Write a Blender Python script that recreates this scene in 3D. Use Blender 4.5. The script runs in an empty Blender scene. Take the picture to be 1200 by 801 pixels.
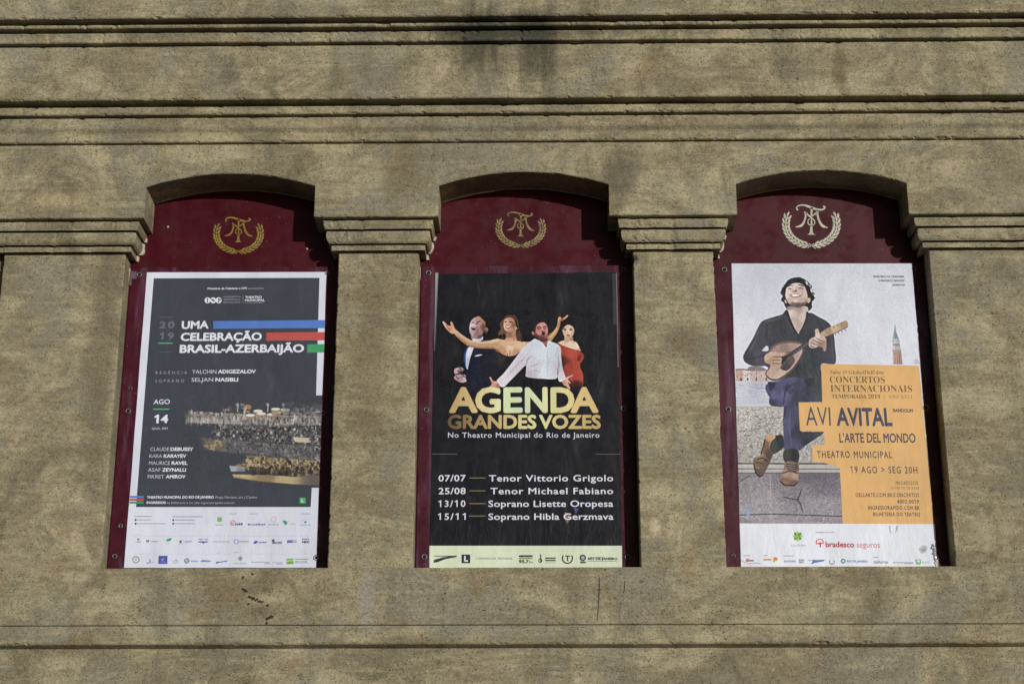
import bpy, math, random
import numpy as np
from mathutils import Vector, noise

S = bpy.context.scene
COL = S.collection
random.seed(7)
RNG = np.random.default_rng(11)

# ------------------------------------------------------------------ camera
FPX, TILT, YAW = 2000.0, 0.334157831, 0.0137401977
CAM = Vector((-0.087675, -8.4, 1.6))
cd = bpy.data.cameras.new('camera')
cd.sensor_width = 36.0
cd.lens = FPX / 1200 * 36.0
cd.clip_start, cd.clip_end = 0.1, 500
cam = bpy.data.objects.new('camera', cd)
cam.location = CAM
cam.rotation_euler = (math.pi / 2 + TILT, 0, YAW)
COL.objects.link(cam)
S.camera = cam

# ------------------------------------------------------------------ world, key light, exposure
SUN_EL, SUN_AZ = math.radians(11.0), math.radians(33.0)      # azimuth: to the right of the facade's normal
w = bpy.data.worlds.new("World")
S.world = w
w.use_nodes = True
wn = w.node_tree
sky = wn.nodes.new('ShaderNodeTexSky')
sky.sky_type = 'NISHITA'
sky.sun_disc = False
sky.sun_elevation = SUN_EL
sky.sun_rotation = math.pi - SUN_AZ
wn.links.new(sky.outputs[0], wn.nodes['Background'].inputs[0])
wn.nodes['Background'].inputs[1].default_value = 0.035
sd = bpy.data.lights.new('street_light_key', 'SUN')
sd.energy = 3.1
sd.angle = math.radians(0.9)
sd.color = (1.0, 0.985, 0.955)
sun = bpy.data.objects.new('street_light_key', sd)
dvec = Vector((-math.sin(SUN_AZ) * math.cos(SUN_EL), math.cos(SUN_AZ) * math.cos(SUN_EL), -math.sin(SUN_EL)))
sun.rotation_euler = dvec.to_track_quat('-Z', 'Y').to_euler()
sun.location = (4, -8, 6)
COL.objects.link(sun)
S.view_settings.view_transform = 'Standard'
S.view_settings.look = 'None'
S.view_settings.exposure = 0.0
S.view_settings.gamma = 1.0

# ------------------------------------------------------------------ measuring helper: where a sight line meets the wall plane y = Y
_ct, _st, _cy, _sy = math.cos(TILT), math.sin(TILT), math.cos(YAW), math.sin(YAW)

def P(px, py, Y=0.0):
    u, v = (px - 600) / FPX, (400.5 - py) / FPX
    y, z = _ct - v * _st, _st + v * _ct
    dx, dy = u * _cy - y * _sy, u * _sy + y * _cy
    t = (Y - CAM.y) / dy
    return Vector((CAM.x + dx * t, Y, CAM.z + z * t))

def Z(py, Y=0.0, px=600):
    return P(px, py, Y).z

def X(px, py, Y=0.0):
    return P(px, py, Y).x

# ------------------------------------------------------------------ materials
def lin(c):
    c = c / 255.0
    return c / 12.92 if c <= 0.04045 else ((c + 0.055) / 1.055) ** 2.4

def RGB(c, k=1.0):
    return (lin(c[0]) * k, lin(c[1]) * k, lin(c[2]) * k, 1.0)

class NT:
    def __init__(s, name):
        s.m = bpy.data.materials.new(name)
        s.m.use_nodes = True
        s.t = s.m.node_tree
        s.b = s.t.nodes['Principled BSDF']
    def n(s, kind, **kw):
        o = s.t.nodes.new(kind)
        for k, v in kw.items():
            if hasattr(o, k):
                setattr(o, k, v)
            else:
                o.inputs[k.replace('_', ' ')].default_value = v
        return o
    def l(s, a, b):
        s.t.links.new(a, b)
    def pos(s, scale=(1, 1, 1), loc=(0, 0, 0), rot=(0, 0, 0)):
        g = s.n('ShaderNodeNewGeometry')
        mp = s.n('ShaderNodeMapping')
        mp.inputs['Scale'].default_value = scale
        mp.inputs['Location'].default_value = loc
        mp.inputs['Rotation'].default_value = rot
        s.l(g.outputs['Position'], mp.inputs['Vector'])
        return mp.outputs[0]
    def noise(s, scale, detail=4, rough=0.6, vec=None, dist=0.0):
        o = s.n('ShaderNodeTexNoise')
        o.inputs['Scale'].default_value = scale
        o.inputs['Detail'].default_value = detail
        o.inputs['Roughness'].default_value = rough
        o.inputs['Distortion'].default_value = dist
        s.l(vec if vec is not None else s.pos(), o.inputs['Vector'])
        return o.outputs['Fac']
    def rng(s, v, a, b, c=0.0, d=1.0, smooth=True):
        o = s.n('ShaderNodeMapRange')
        if smooth:
            o.interpolation_type = 'SMOOTHSTEP'
        for i, q in enumerate((a, b, c, d)):
            o.inputs[i + 1].default_value = q
        s.l(v, o.inputs[0])
        return o.outputs[0]
    def math(s, op, a, b):
        o = s.n('ShaderNodeMath')
        o.operation = op
        for i, q in enumerate((a, b)):
            if isinstance(q, (int, float)):
                o.inputs[i].default_value = q
            else:
                s.l(q, o.inputs[i])
        return o.outputs[0]
    def mix(s, f, a, b, mode='MIX'):
        o = s.n('ShaderNodeMix')
        o.data_type = 'RGBA'
        o.blend_type = mode
        for i, q in ((0, f), (6, a), (7, b)):
            if isinstance(q, (int, float, tuple)):
                o.inputs[i].default_value = q
            else:
                s.l(q, o.inputs[i])
        return o.outputs[2]
    def bump(s, h, strength, dist, prev=None):
        o = s.n('ShaderNodeBump')
        o.inputs['Strength'].default_value = strength
        o.inputs['Distance'].default_value = dist
        s.l(h, o.inputs['Height'])
        if prev is not None:
            s.l(prev, o.inputs['Normal'])
        return o.outputs[0]

def stone_material():
    t = NT('weathered_sandstone')
    mid = (0.206, 0.179, 0.118, 1)
    lite = (0.365, 0.322, 0.208, 1)
    dark = (0.094, 0.082, 0.049, 1)
    grey = (0.205, 0.198, 0.155, 1)
    c = t.mix(t.rng(t.noise(2.3, 10, .72, t.pos((1, 1, 1.5)), .9), .40, .64), mid, lite)
    c = t.mix(t.rng(t.noise(3.4, 10, .74, t.pos((1, 1, .7), (7, 2, 3)), 1.2), .50, .68, 0, .62), c, dark)
    c = t.mix(t.rng(t.noise(1.8, 9, .7, t.pos((1, 1, 1), (1, 9, 5)), .7), .48, .62, 0, .7), c, grey)
    # diagonal bedding in the stone
    bed = t.noise(3.0, 7, .68, t.pos((1.0, 1, 5.5), (3, 0, 0), (0, math.radians(22), 0)), .7)
    c = t.mix(t.rng(bed, .48, .62, 0, .42), c, (0.17, 0.14, 0.085, 1))
    bed2 = t.noise(5.0, 7, .7, t.pos((.6, 1, 6.0), (13, 0, 2)), .5)
    c = t.mix(t.rng(bed2, .52, .64, 0, .30), c, (0.43, 0.37, 0.235, 1))
    # ochre and brown patches
    c = t.mix(t.rng(t.noise(4.6, 9, .72, t.pos((1, 1, .8), (4, 4, 9)), .5), .54, .70, 0, .6), c, (0.20, 0.142, 0.062, 1))
    # rain streaks
    st = t.noise(7.0, 5, .6, t.pos((1, 1, .09), (2, 0, 1)))
    c = t.mix(t.rng(st, .52, .72, 0, .5), c, (0.135, 0.125, 0.085, 1))
    # soot patch running down under the top cornice
    def blot(px, py, Y, rx, rz, col, amt, c, nsc=6.0, zs=.35):
        q = P(px, py, Y)
        mp = t.pos((1 / rx, 0.0, 1 / rz), (-q.x / rx, 0, -q.z / rz))
        ln = t.n('ShaderNodeVectorMath')
        ln.operation = 'LENGTH'
        t.l(mp, ln.inputs[0])
        f = t.math('ADD', ln.outputs['Value'], t.math('MULTIPLY', t.math('SUBTRACT', t.noise(nsc, 9, .72, t.pos((1, 1, zs))), .5), 1.7))
        return t.mix(t.rng(f, 1.0, .2, 0, amt), c, col)
    soot = (0.055, 0.055, 0.04, 1)
    c = blot(560, 55, -.2, .17, .30, soot, .75, c, 14, .08)
    c = blot(628, 60, -.2, .17, .32, soot, .8, c, 14, .08)
    c = blot(590, 32, -.3, .62, .10, soot, .85, c, 8, .2)
    c = blot(330, 20, -.3, .5, .10, (0.12, 0.11, 0.08, 1), .5, c, 8, .2)
    c = blot(270, 85, -.2, .07, .16, soot, .5, c)
    c = blot(725, 205, -.1, .16, .24, (0.10, 0.09, 0.062, 1), .8, c)
    c = blot(985, 80, -.2, .07, .22, (0.12, 0.09, 0.05, 1), .6, c)
    c = blot(470, 205, -.1, .17, .25, (0.14, 0.11, 0.06, 1), .6, c)
    c = blot(120, 400, 0, .11, .9, (0.15, 0.125, 0.08, 1), .6, c, 3)
    c = blot(435, 420, 0, .13, .7, (0.16, 0.13, 0.08, 1), .6, c, 3)
    c = blot(300, 705, -.02, .35, .14, (0.17, 0.14, 0.085, 1), .5, c)
    c = blot(312, 702, -.02, .16, .045, (0.40, 0.345, 0.22, 1), .6, c, 22)
    c = blot(306, 716, -.02, .10, .05, (0.11, 0.085, 0.05, 1), .45, c, 34)
    c = blot(430, 700, -.02, .06, .25, (0.27, 0.26, 0.22, 1), .7, c)
    c = blot(1180, 200, -.1, .3, .3, (0.19, 0.165, 0.11, 1), .6, c)
    c = blot(800, 400, 0, .14, .18, (0.16, 0.125, 0.07, 1), .6, c)
    c = blot(742, 303, -.0, .05, .035, (0.03, 0.03, 0.026, 1), .9, c, 30)
    c = blot(768, 618, 0, .035, .07, (0.50, 0.44, 0.30, 1), .8, c, 12)
    c = blot(60, 235, -.1, .25, .08, (0.40, 0.34, 0.20, 1), .6, c, 6)
    # grain: sandy speckle at two sizes
    g1 = t.noise(46, 5, .75, t.pos((1, 1, 1.25), (0, 0, 0), (0, .5, 0)), .6)
    c = t.mix(t.rng(g1, .36, .66, 0, 1), c, t.mix(1.0, c, (1.38, 1.37, 1.34, 1), 'MULTIPLY'))
    g2 = t.noise(150, 3, .75, t.pos((1, 1, 1.2), (3, 3, 3), (0, -.4, 0)), .5)
    c = t.mix(t.rng(g2, .52, .36, 0, .75), c, t.mix(1.0, c, (.55, .53, .48, 1), 'MULTIPLY'))
    # pits: small dark holes, in drifts
    v = t.n('ShaderNodeTexVoronoi')
    v.inputs['Scale'].default_value = 42
    v.inputs['Randomness'].default_value = 1
    t.l(t.pos((.7, 1, 1.5)), v.inputs['Vector'])
    drift = t.rng(t.noise(2.7, 5, .7, t.pos((1, 1, 1), (5, 5, 5))), .42, .62)
    pit = t.math('MULTIPLY', t.rng(v.outputs['Distance'], .27, .12), drift)
    pick = t.rng(t.noise(31, 2, .5), .50, .58)
    pit = t.math('MULTIPLY', pit, pick)
    c = t.mix(t.math('MULTIPLY', pit, .8), c, (0.05, 0.038, 0.022, 1))
    v3 = t.n('ShaderNodeTexVoronoi')
    v3.inputs['Scale'].default_value = 80
    t.l(t.pos((.75, 1, 1.3), (4, 1, 6)), v3.inputs['Vector'])
    fine = t.math('MULTIPLY', t.rng(v3.outputs['Distance'], .30, .16), t.rng(t.noise(24, 3, .6, t.pos((1, 1, 1), (8, 8, 8))), .47, .56))
    c = t.mix(t.math('MULTIPLY', fine, .75), c, (0.06, 0.047, 0.026, 1))
    # pale lime specks
    v2 = t.n('ShaderNodeTexVoronoi')
    v2.inputs['Scale'].default_value = 17
    t.l(t.pos((1, 1, 1), (2, 3, 1)), v2.inputs['Vector'])
    c = t.mix(t.math('MULTIPLY', t.rng(v2.outputs['Distance'], .055, .03), t.rng(t.noise(9, 1), .62, .66)), c, (0.75, 0.73, 0.66, 1))
    t.l(c, t.b.inputs['Base Color'])
    t.b.inputs['Roughness'].default_value = .93
    t.b.inputs['Specular IOR Level'].default_value = .12
    n1 = t.bump(t.noise(5, 5, .6), .5, .012)
    n2 = t.bump(t.noise(52, 6, .72), .6, .005, n1)
    n3 = t.bump(t.math('SUBTRACT', 1.0, t.math('MAXIMUM', pit, fine)), .7, .003, n2)
    t.l(n3, t.b.inputs['Normal'])
    return t.m

def maroon_material(name, base, hazec, haze_amt):
    t = NT(name)
    c = t.mix(t.rng(t.noise(4, 4, .6), .35, .7), base, (base[0] * 1.35, base[1] * 1.4, base[2] * 1.35, 1))
    c = t.mix(t.rng(t.noise(7, 6, .7, t.pos((1, 1, .35), (3, 1, 2)), .5), .52, .78, 0, haze_amt), c, hazec)
    run = t.noise(14, 5, .7, t.pos((1, 1, .07), (6, 0, 3)))
    c = t.mix(t.rng(run, .54, .72, 0, haze_amt * .7), c, hazec)
    sc = t.noise(90, 3, .7, t.pos((1, 1, .06), (0, 0, 0), (0, math.radians(64), 0)))
    c = t.mix(t.rng(sc, .66, .76, 0, .4), c, hazec)
    v = t.n('ShaderNodeTexVoronoi')
    v.inputs['Scale'].default_value = 26
    t.l(t.pos(), v.inputs['Vector'])
    c = t.mix(t.math('MULTIPLY', t.rng(v.outputs['Distance'], .07, .03), .5), c, (.35, .28, .30, 1))
    t.l(c, t.b.inputs['Base Color'])
    t.b.inputs['Roughness'].default_value = .38
    t.l(t.rng(t.noise(9, 4, .6), .3, .7, .30, .55), t.b.inputs['Roughness'])
    t.b.inputs['Specular IOR Level'].default_value = .22
    t.l(t.bump(t.noise(3.2, 3, .5), .25, .01), t.b.inputs['Normal'])
    return t.m

def print_material():
    """ink on glossy poster paper: the ink colours are stored on the mesh itself"""
    t = NT('printed_poster_paper')
    a = t.n('ShaderNodeAttribute')
    a.attribute_name = 'ink'
    c = a.outputs['Color']
    m = t.rng(t.noise(6, 5, .65, t.pos((1, 1, .5))), .3, .7, .90, 1.04)
    cc = t.n('ShaderNodeCombineColor')
    for i in range(3):
        t.l(m, cc.inputs[i])
    c = t.mix(1.0, c, cc.outputs[0], 'MULTIPLY')
    dust = t.rng(t.noise(10, 6, .72, t.pos((1, 1, .3), (4, 2, 2)), .4), .55, .80, 0, .045)
    c = t.mix(dust, c, (.55, .56, .58, 1))
    t.l(c, t.b.inputs['Base Color'])
    t.l(t.rng(t.noise(12, 4, .6), .3, .7, .34, .5), t.b.inputs['Roughness'])
    t.b.inputs['Specular IOR Level'].default_value = .18
    w1 = t.noise(3.2, 3, .55, t.pos((1.6, 1, .55)), .8)
    w2 = t.noise(13, 4, .6, t.pos((1, 1, .35), (1, 2, 3)), 1.2)
    g = t.n('ShaderNodeNewGeometry')
    sx = t.n('ShaderNodeSeparateXYZ')
    t.l(g.outputs['Position'], sx.inputs[0])
    low = t.rng(sx.outputs['Z'], Z(560, .11), Z(650, .11), .15, 1.0)
    n1 = t.bump(w1, .35, .014)
    n2 = t.bump(t.math('MULTIPLY', w2, low), .42, .009, n1)
    t.l(n2, t.b.inputs['Normal'])
    return t.m

def plain(name, col, rough=.5, metal=0.0, nz=.25):
    t = NT(name)
    t.l(t.mix(t.rng(t.noise(35, 4, .6), .35, .68), col, tuple([x * (1 - nz) for x in col[:3]] + [1])), t.b.inputs['Base Color'])
    t.b.inputs['Roughness'].default_value = rough
    t.b.inputs['Metallic'].default_value = metal
    return t.m

M_STONE = stone_material()
M_MAROON = maroon_material('maroon_enamel_board', (.046, .0030, .0072, 1), (.11, .035, .055, 1), .12)
M_COVER = maroon_material('maroon_acrylic_stand_in_dusty', (.046, .0046, .0115, 1), (.15, .085, .15, 1), .60)
M_PRINT = print_material()
M_STEEL = plain('dull_steel', (.20, .19, .18, 1), .5, .8)
M_RUST = plain('rusty_steel', (.10, .055, .035, 1), .7, .4)
M_SLOT_SHADE = plain('slot_shade_black', (.006, .005, .005, 1), .8)
M_GOLD = plain('gilt_paint', (.27, .185, .022, 1), .5, .0, .45)
M_GOLD2 = plain('worn_gilt_paint', (.28, .21, .075, 1), .5, .0, .6)
M_SILVER = plain('pale_cream_paint', (.52, .51, .40, 1), .5, 0, .3)
M_PLATE = plain('faded_grey_plate', (.13, .075, .10, 1), .5)
M_ASPHALT = plain('dark_asphalt', (.05, .05, .05, 1), .9)
M_FILM = plain('crumpled_film', (.62, .62, .64, 1), .22, 0, .5)
M_MORTAR = plain('pale_sealant', (.48, .44, .34, 1), .9)

# ------------------------------------------------------------------ object helpers
def mesh_obj(name, verts, faces, mat, parent=None, smooth=False, origin=None):
    me = bpy.data.meshes.new(name)
    off = Vector(origin) if origin is not None else (parent_world(parent) if parent is not None else Vector((0, 0, 0)))
    me.from_pydata([(v[0] - off.x, v[1] - off.y, v[2] - off.z) for v in verts], [], faces)
    me.materials.append(mat)
    if smooth:
        me.shade_smooth()
    o = bpy.data.objects.new(name, me)
    COL.objects.link(o)
    if parent is not None:
        o.parent = parent
    return o

def parent_world(p):
    v = Vector((0, 0, 0))
    while p is not None:
        v += p.location
        p = p.parent
    return v

def thing(name, label, cat, loc=(0, 0, 0), group=None):
    o = bpy.data.objects.new(name, None)
    o.empty_display_size = .1
    o.location = loc
    o['label'] = label
    o['category'] = cat
    if group:
        o['group'] = group
    COL.objects.link(o)
    return o

def wob(x, y, z, amp, sc=9.0):
    return (noise.noise(Vector((x * sc, y * sc, z * sc))) * .6 + noise.noise(Vector((x * sc * 4.1, y * sc * 4 + 5, z * sc * 4))) * .4) * amp

def chip(x, z, seed):
    """bites out of an arris: mostly nothing, now and then a few millimetres"""
    n = noise.noise(Vector((x * 14, z * 3, seed))) * .5 + noise.noise(Vector((x * 45, z * 9, seed + 3))) * .5
    return max(0.0, n - .13) * .034

# ------------------------------------------------------------------ the facade
facade = thing('theatre_facade', 'weathered olive brown sandstone facade with three shallow arched poster niches and ruled mouldings', 'building')
XS = [-7, -6, -5, -4.2] + [(-3.4 + .0125 * i) for i in range(545)] + [4.2, 5, 6, 7]

def course(name, prof, seed, label=None, back=.42, x_list=XS):
    """a horizontal run of dressed stone: prof = [(Y, z), ...] from top to bottom along the face, corners get a worn arris"""
    pts = []
    n = len(prof)
    for i, (Y, z) in enumerate(prof):
        if 0 < i < n - 1:
            a, b = Vector(prof[i - 1]), Vector(prof[i + 1])
            p = Vector((Y, z))
            da, db = (a - p), (b - p)
            r = min(.0045, da.length * .35, db.length * .35)
            worn = 1.0 if da.normalized().dot(db.normalized()) > -.6 else 0.0
            pts.append((p + da.normalized() * r, worn))
            pts.append((p + db.normalized() * r, worn))
        else:
            pts.append((Vector((Y, z)), 0.0))
        if i < n - 1:                                       # intermediate points on long faces
            q = Vector(prof[i + 1]); p = Vector((Y, z)); L = (q - p).length
            if L > .04:
                for dd in ((.011,) if i else ()):
                    pts.append((p.lerp(q, dd / L), 0.0))
            k = int(L / .12)
            for j in range(1, k + 1):
                pts.append((p.lerp(q, j / (k + 1)), 0.0))
            if L > .04 and i < n - 2:
                pts.append((p.lerp(q, 1 - .011 / L), 0.0))
    verts, faces = [], []
    m = len(pts) + 2
    for x in x_list:
        verts.append((x, back, prof[0][1]))
        for (v, e) in pts:
            dy = wob(x, v.x, v.y, .0016) + e * (.0008 + chip(x, v.y, seed + v.y))
            dz = wob(x, v.x + 3, v.y, .0009) * (1 if 0 < v.y < 99 else 0)
            verts.append((x, v.x + dy, v.y + dz))
        verts.append((x, back, prof[-1][1]))
    for i in range(len(x_list) - 1):
        for j in range(m - 1):
            a = i * m + j
            faces.append((a, a + 1, a + m + 1, a + m))
    for i in (0, len(x_list) - 1):
        f = [i * m + j for j in range(m)]
        faces.append(tuple(f if i else f[::-1]))
    o = mesh_obj(name, verts, faces, M_STONE, facade)
    if label:
        o['label'] = label
    return o

TOPZ = Z(0, -.33) + 1.1
U = .006      # how far each course runs up inside the one above
zt = [Z(18.3, -.330), Z(30.0, -.285), Z(46.8, -.250), Z(114.0, -.225), Z(131.6, -.172), Z(146.3, -.152), Z(164.3, -.125)]
course('parapet_course', [(-.330, TOPZ), (-.330, zt[0]), (-.10, zt[0])], 1)
def shade_groove(Y, z, h=.008, d=.03):
    """a narrow groove added between two courses to deepen the dark line there"""
    return [(Y + d, z + U), (Y + d, z - h), (Y, z - h - .001)]
course('upper_fillet', shade_groove(-.288, zt[0], .014, .05) + [(-.288, zt[1]), (-.10, zt[1])], 2)
course('upper_moulding', shade_groove(-.256, zt[1], .012, .045) + [(-.246, zt[2] + .03), (-.248, zt[2]), (-.10, zt[2])], 3)
course('frieze_course', shade_groove(-.222, zt[2], .009, .04) + [(-.222, zt[3]), (-.10, zt[3])], 4, 'plain frieze band with dark soot streaks in its middle')
course('fascia', shade_groove(-.172, zt[3], .015, .045) + [(-.172, zt[4]), (-.10, zt[4])], 5)
course('fascia', shade_groove(-.150, zt[4], .008, .035) + [(-.150, zt[5] + .012), (-.146, zt[5] - .004), (-.134, zt[5] - .018), (-.127, zt[5] - .028),
                  (-.125, zt[6]), (-.09, zt[6])], 6)

# niche geometry on the pier face (Y = 0)
NL = [-2.26073777 + i * 1.56244245 for i in range(3)]
NR = [x + 1.13567 for x in NL]
ZSILL = Z(664.5, -.022)
YS = -.100                                   # face of the spandrel course
ZCAP = Z(253.0, YS)
ZA_SPR = Z(217.0, YS)
AR = [(X(170.8, 217, YS), X(370.2, 217, YS)), (X(514.2, 217, YS), X(713.6, 217, YS)), (X(861.4, 217, YS), X(1063.6, 217, YS))]
AR = [((a + b) / 2 - .452, (a + b) / 2 + .452) for a, b in AR]
APEX = Z(201.3, YS) - ZA_SPR
RAD = (.452 ** 2 + APEX ** 2) / (2 * APEX)
YP = .120                                    # face of the maroon boards
DEEP = .19

def arch_z(x, c):
    return ZA_SPR + math.sqrt(max(0, RAD ** 2 - (x - c) ** 2)) - (RAD - APEX)

def spandrel():
    xs = set(round(x, 5) for x in XS)
    for a, b in AR:
        xs = {x for x in xs if abs(x - a) > .004 and abs(x - b) > .004}
        xs |= {a, b}
    xs = sorted(xs)
    verts, faces = [], []
    top = zt[6] + U
    rows = 7
    def bottom(x, seg):
        for a, b in AR:
            if a - 1e-6 <= x <= b + 1e-6 and seg == 'open' and a <= x <= b:
                return arch_z(x, (a + b) / 2)
        return ZCAP
    def col(x, zb, sidejit=0):
        base = len(verts)
        for k in range(rows + 1):
            f = k / rows
            z = top + (zb + .016 - top) * k / (rows - 1) if k < rows else zb + .004
            e = 1 if k == rows else 0
            verts.append((x, YS + wob(x, YS, z, .002), z))
        verts.append((x, YS + .004 + chip(x, zb, 9), zb + wob(x, 1, zb, .001)))
        verts.append((x, DEEP, zb + wob(x, 1, zb, .001)))
        verts.append((x, DEEP, top))
        return base
    N = rows + 4
    # runs of columns with one kind of bottom
    runs, cur = [], -1e9
    edges = [-1e9] + [e for ab in AR for e in ab] + [1e9]
    for i in range(len(edges) - 1):
        lo, hi = edges[i], edges[i + 1]
        runs.append(([x for x in xs if lo - 1e-9 <= x <= hi + 1e-9], i % 2))
    for r, (run, isopen) in enumerate(runs):
        prev = None
        for x in run:
            zb = arch_z(x, sum(AR[r // 2]) / 2) if isopen else ZCAP
            b = col(x, zb)
            if prev is not None:
                for j in range(N - 1):
                    faces.append((prev + j, prev + j + 1, b + j + 1, b + j))
            prev = b
    # cheeks of the openings with a worn arris
    for a, b in AR:
        for x, sgn in ((a, 1), (b, -1)):
            base = len(verts)
            n = 14
            for k in range(n + 1):
                z = ZCAP + (ZA_SPR + .001 - ZCAP) * k / n
                ch = chip(z * 2, x, 4)
                verts.append((x - sgn * (.003 + ch), YS + wob(x, YS, z, .002) * .0 - .0004, z))
                verts.append((x, YS + .004 + ch, z))
                verts.append((x, DEEP, z))
            for k in range(n):
                q = base + 3 * k
                for j in (0, 1):
                    f = (q + j, q + j + 1, q + j + 4, q + j + 3)
                    faces.append(f if sgn < 0 else f[::-1])
    o = mesh_obj('spandrel_course', verts, faces, M_STONE, facade)
    o['label'] = 'plain course cut by three shallow segmental arches'
spandrel()

# piers and their moulded capitals
SPANS = [(X(4.5, 300, 0), NL[0]), (NR[0], NL[1]), (NR[1], NL[2]), (NR[2], 7.0)]

def pier(xa, xb, seed):
    plan = []
    nx = max(3, int((min(xb, 3.6) - xa) / .05))
    plan.append((xa, DEEP, 0)); plan.append((xa, .05, 0)); plan.append((xa, .006, 1)); plan.append((xa + .005, 0, 1))
    for i in range(1, nx):
        plan.append((xa + (xb - xa) * i / nx, 0, 0))
    plan += [(xb - .005, 0, 1), (xb, .006, 1), (xb, .05, 0), (xb, DEEP, 0)]
    z0, z1 = ZSILL - .02, Z(296, 0) + .02
    n = 150
    verts, faces = [], []
    for k in range(n + 1):
        z = z0 + (z1 - z0) * k / n
        for (x, y, e) in plan:
            ch = chip(z, x, seed) * .45 if e else 0
            dx = ch if x < (xa + xb) / 2 else -ch
            verts.append((x + (dx if e else 0) + (wob(x, y, z, .0012, 6) if e or y > 0 else 0), y + (wob(x, y, z, .0022, 5) if y < .1 else 0) + ch, z))
    m = len(plan)
    for k in range(n):
        for j in range(m - 1):
            a = k * m + j
            faces.append((a, a + 1, a + m + 1, a + m))
    return mesh_obj('pier', verts, faces, M_STONE, facade)

CAPP = [(.01, 252.8), (.034, 252.9), (.034, 256.6), (.067, 257.2), (.067, 262), (.060, 267.2), (.024, 267.3), (.024, 269.6), (.051, 270.1), (.054, 272), (.054, 274), (.052, 278), (.047, 281.5), (.038, 284.2),
        (.004, 284.3), (.004, 286.2), (.030, 286.8), (.030, 292.4), (.0, 292.8), (-.02, 292.8)]  # grooves between the mouldings are added to make their lines darker

def capital(xa, xb, seed, label=None):
    prof = [(p, Z(py, -max(p, 0)) if i else ZCAP + .004) for i, (p, py) in enumerate(CAPP)]
    pts = []
    for i, (p, z) in enumerate(prof):
        pts.append((p, z))
    x0, x1 = xa, xb
    verts, faces = [], []
    nf = max(20, int((min(x1, 3.6) - x0) / .0125))
    for (p, z) in pts:
        L = x0 - 1.15 * p
        R = x1 + 1.15 * p if x1 < 5 else x1
        row = [(L, DEEP), (L, .06), (L, .02)]
        row += [(L + (R - L) * i / nf, -p) for i in range(nf + 1)]
        row += [(R, .02), (R, .06), (R, DEEP)]
        for (x, y) in row:
            e = chip(x + y, z, seed) * .7
            verts.append((x + (wob(x, y, z, .0012)), y + wob(x, y, z, .0016) + (e if y < 0 else 0), z + wob(x, y + 2, z, .0009)))
    m = nf + 1 + 6
    for k in range(len(pts) - 1):
        for j in range(m - 1):
            a = k * m + j
            faces.append((a, a + m, a + m + 1, a + 1))
    o = mesh_obj('capital', verts, faces, M_STONE, facade)
    if label:
        o['label'] = label
for i, (xa, xb) in enumerate(SPANS):
    pier(xa, xb, 20 + i)
    capital(-7.0 if i == 0 else xa, xb, 40 + i)
# wall left of the first pier, set back
mesh_obj('recessed_wall', [(-7, .055, ZSILL - .05), (SPANS[0][0] + .02, .055, ZSILL - .05), (SPANS[0][0] + .02, .055, ZCAP), (-7, .055, ZCAP),
                           (-7, .3, ZSILL - .05), (SPANS[0][0] + .02, .3, ZSILL - .05), (SPANS[0][0] + .02, .3, ZCAP), (-7, .3, ZCAP)],
         [(0, 1, 2, 3), (5, 4, 7, 6), (1, 5, 6, 2), (4, 0, 3, 7), (3, 2, 6, 7), (4, 5, 1, 0)], M_STONE, facade)
# wall core behind everything
def box(x0, x1, y0, y1, z0, z1):
    v = [(x0, y0, z0), (x1, y0, z0), (x1, y1, z0), (x0, y1, z0), (x0, y0, z1), (x1, y0, z1), (x1, y1, z1), (x0, y1, z1)]
    return v, [(0, 1, 5, 4), (1, 2, 6, 5), (2, 3, 7, 6), (3, 0, 4, 7), (4, 5, 6, 7), (3, 2, 1, 0)]
v, f = box(-7, 7, .20, .41, 0, TOPZ - .05)
mesh_obj('wall_core', v, f, M_STONE, facade)

# sill, string course and plinth below the niches
Z731, Z755, Z760 = Z(731.5, -.02), Z(753.5, -.02), Z(759.0, .022)
course('sill_course', [(-.022, ZSILL), (-.022, Z731 + .004), (-.018, Z731), (.05, Z731)], 11, 'broad sill course under the posters with a few chipped spots')
course('string_course', [(-.021, Z731 - .003), (-.021, Z755), (.022, Z760), (.05, Z760)], 12)
course('plinth_course', [(.022, Z760 + U), (.022, .9), (.022, .0)], 13)

# chipped holes in the sill and narrow cracks, laid on as flat dark discs and strips
def pit_cluster(name, spots, Y, mat=None):
    verts, faces = [], []
    for (px, py, r) in spots:
        c = P(px, py, Y)
        n = 9
        b = len(verts)
        verts.append((c.x, Y - .0014, c.z))
        for ring, (rr, yy) in enumerate(((.6, .004), (1.0, -.0022))):
            for k in range(n):
                a = 2 * math.pi * k / n
                q = r * .0042 * rr * (1 + .5 * random.uniform(-1, 1)) * (1 + .9 * abs(math.cos(a + px)))
                verts.append((c.x + q * math.cos(a), Y + (.0 if ring == 0 else 0) + (-.0006 if ring else -.0012), c.z + q * math.sin(a) * .8))
        for k in range(n):
            faces.append((b, b + 1 + k, b + 1 + (k + 1) % n))
            faces.append((b + 1 + k, b + 1 + n + k, b + 1 + n + (k + 1) % n, b + 1 + (k + 1) % n))
    return mesh_obj(name, verts, faces, mat, facade)
M_PIT = plain('stone_pit', (.035, .027, .016, 1), .95)
sp = [(286, 690, 1.6), (288.5, 692.5, 1.3), (292.5, 699, 1.2), (297, 701, 1.5), (301, 702, 1.4), (304.5, 704, 1.5), (307, 705, 1), (313, 708.5, 1.2), (317, 722, 1.6), (313.5, 724.5, 1.5),
      (312.5, 729, 1.1), (285, 676, 1), (296, 672, .8), (291.5, 707, .9)]
pit_cluster('chipped_patch', sp, -.0245, M_PIT)['kind'] = 'stuff'

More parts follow.
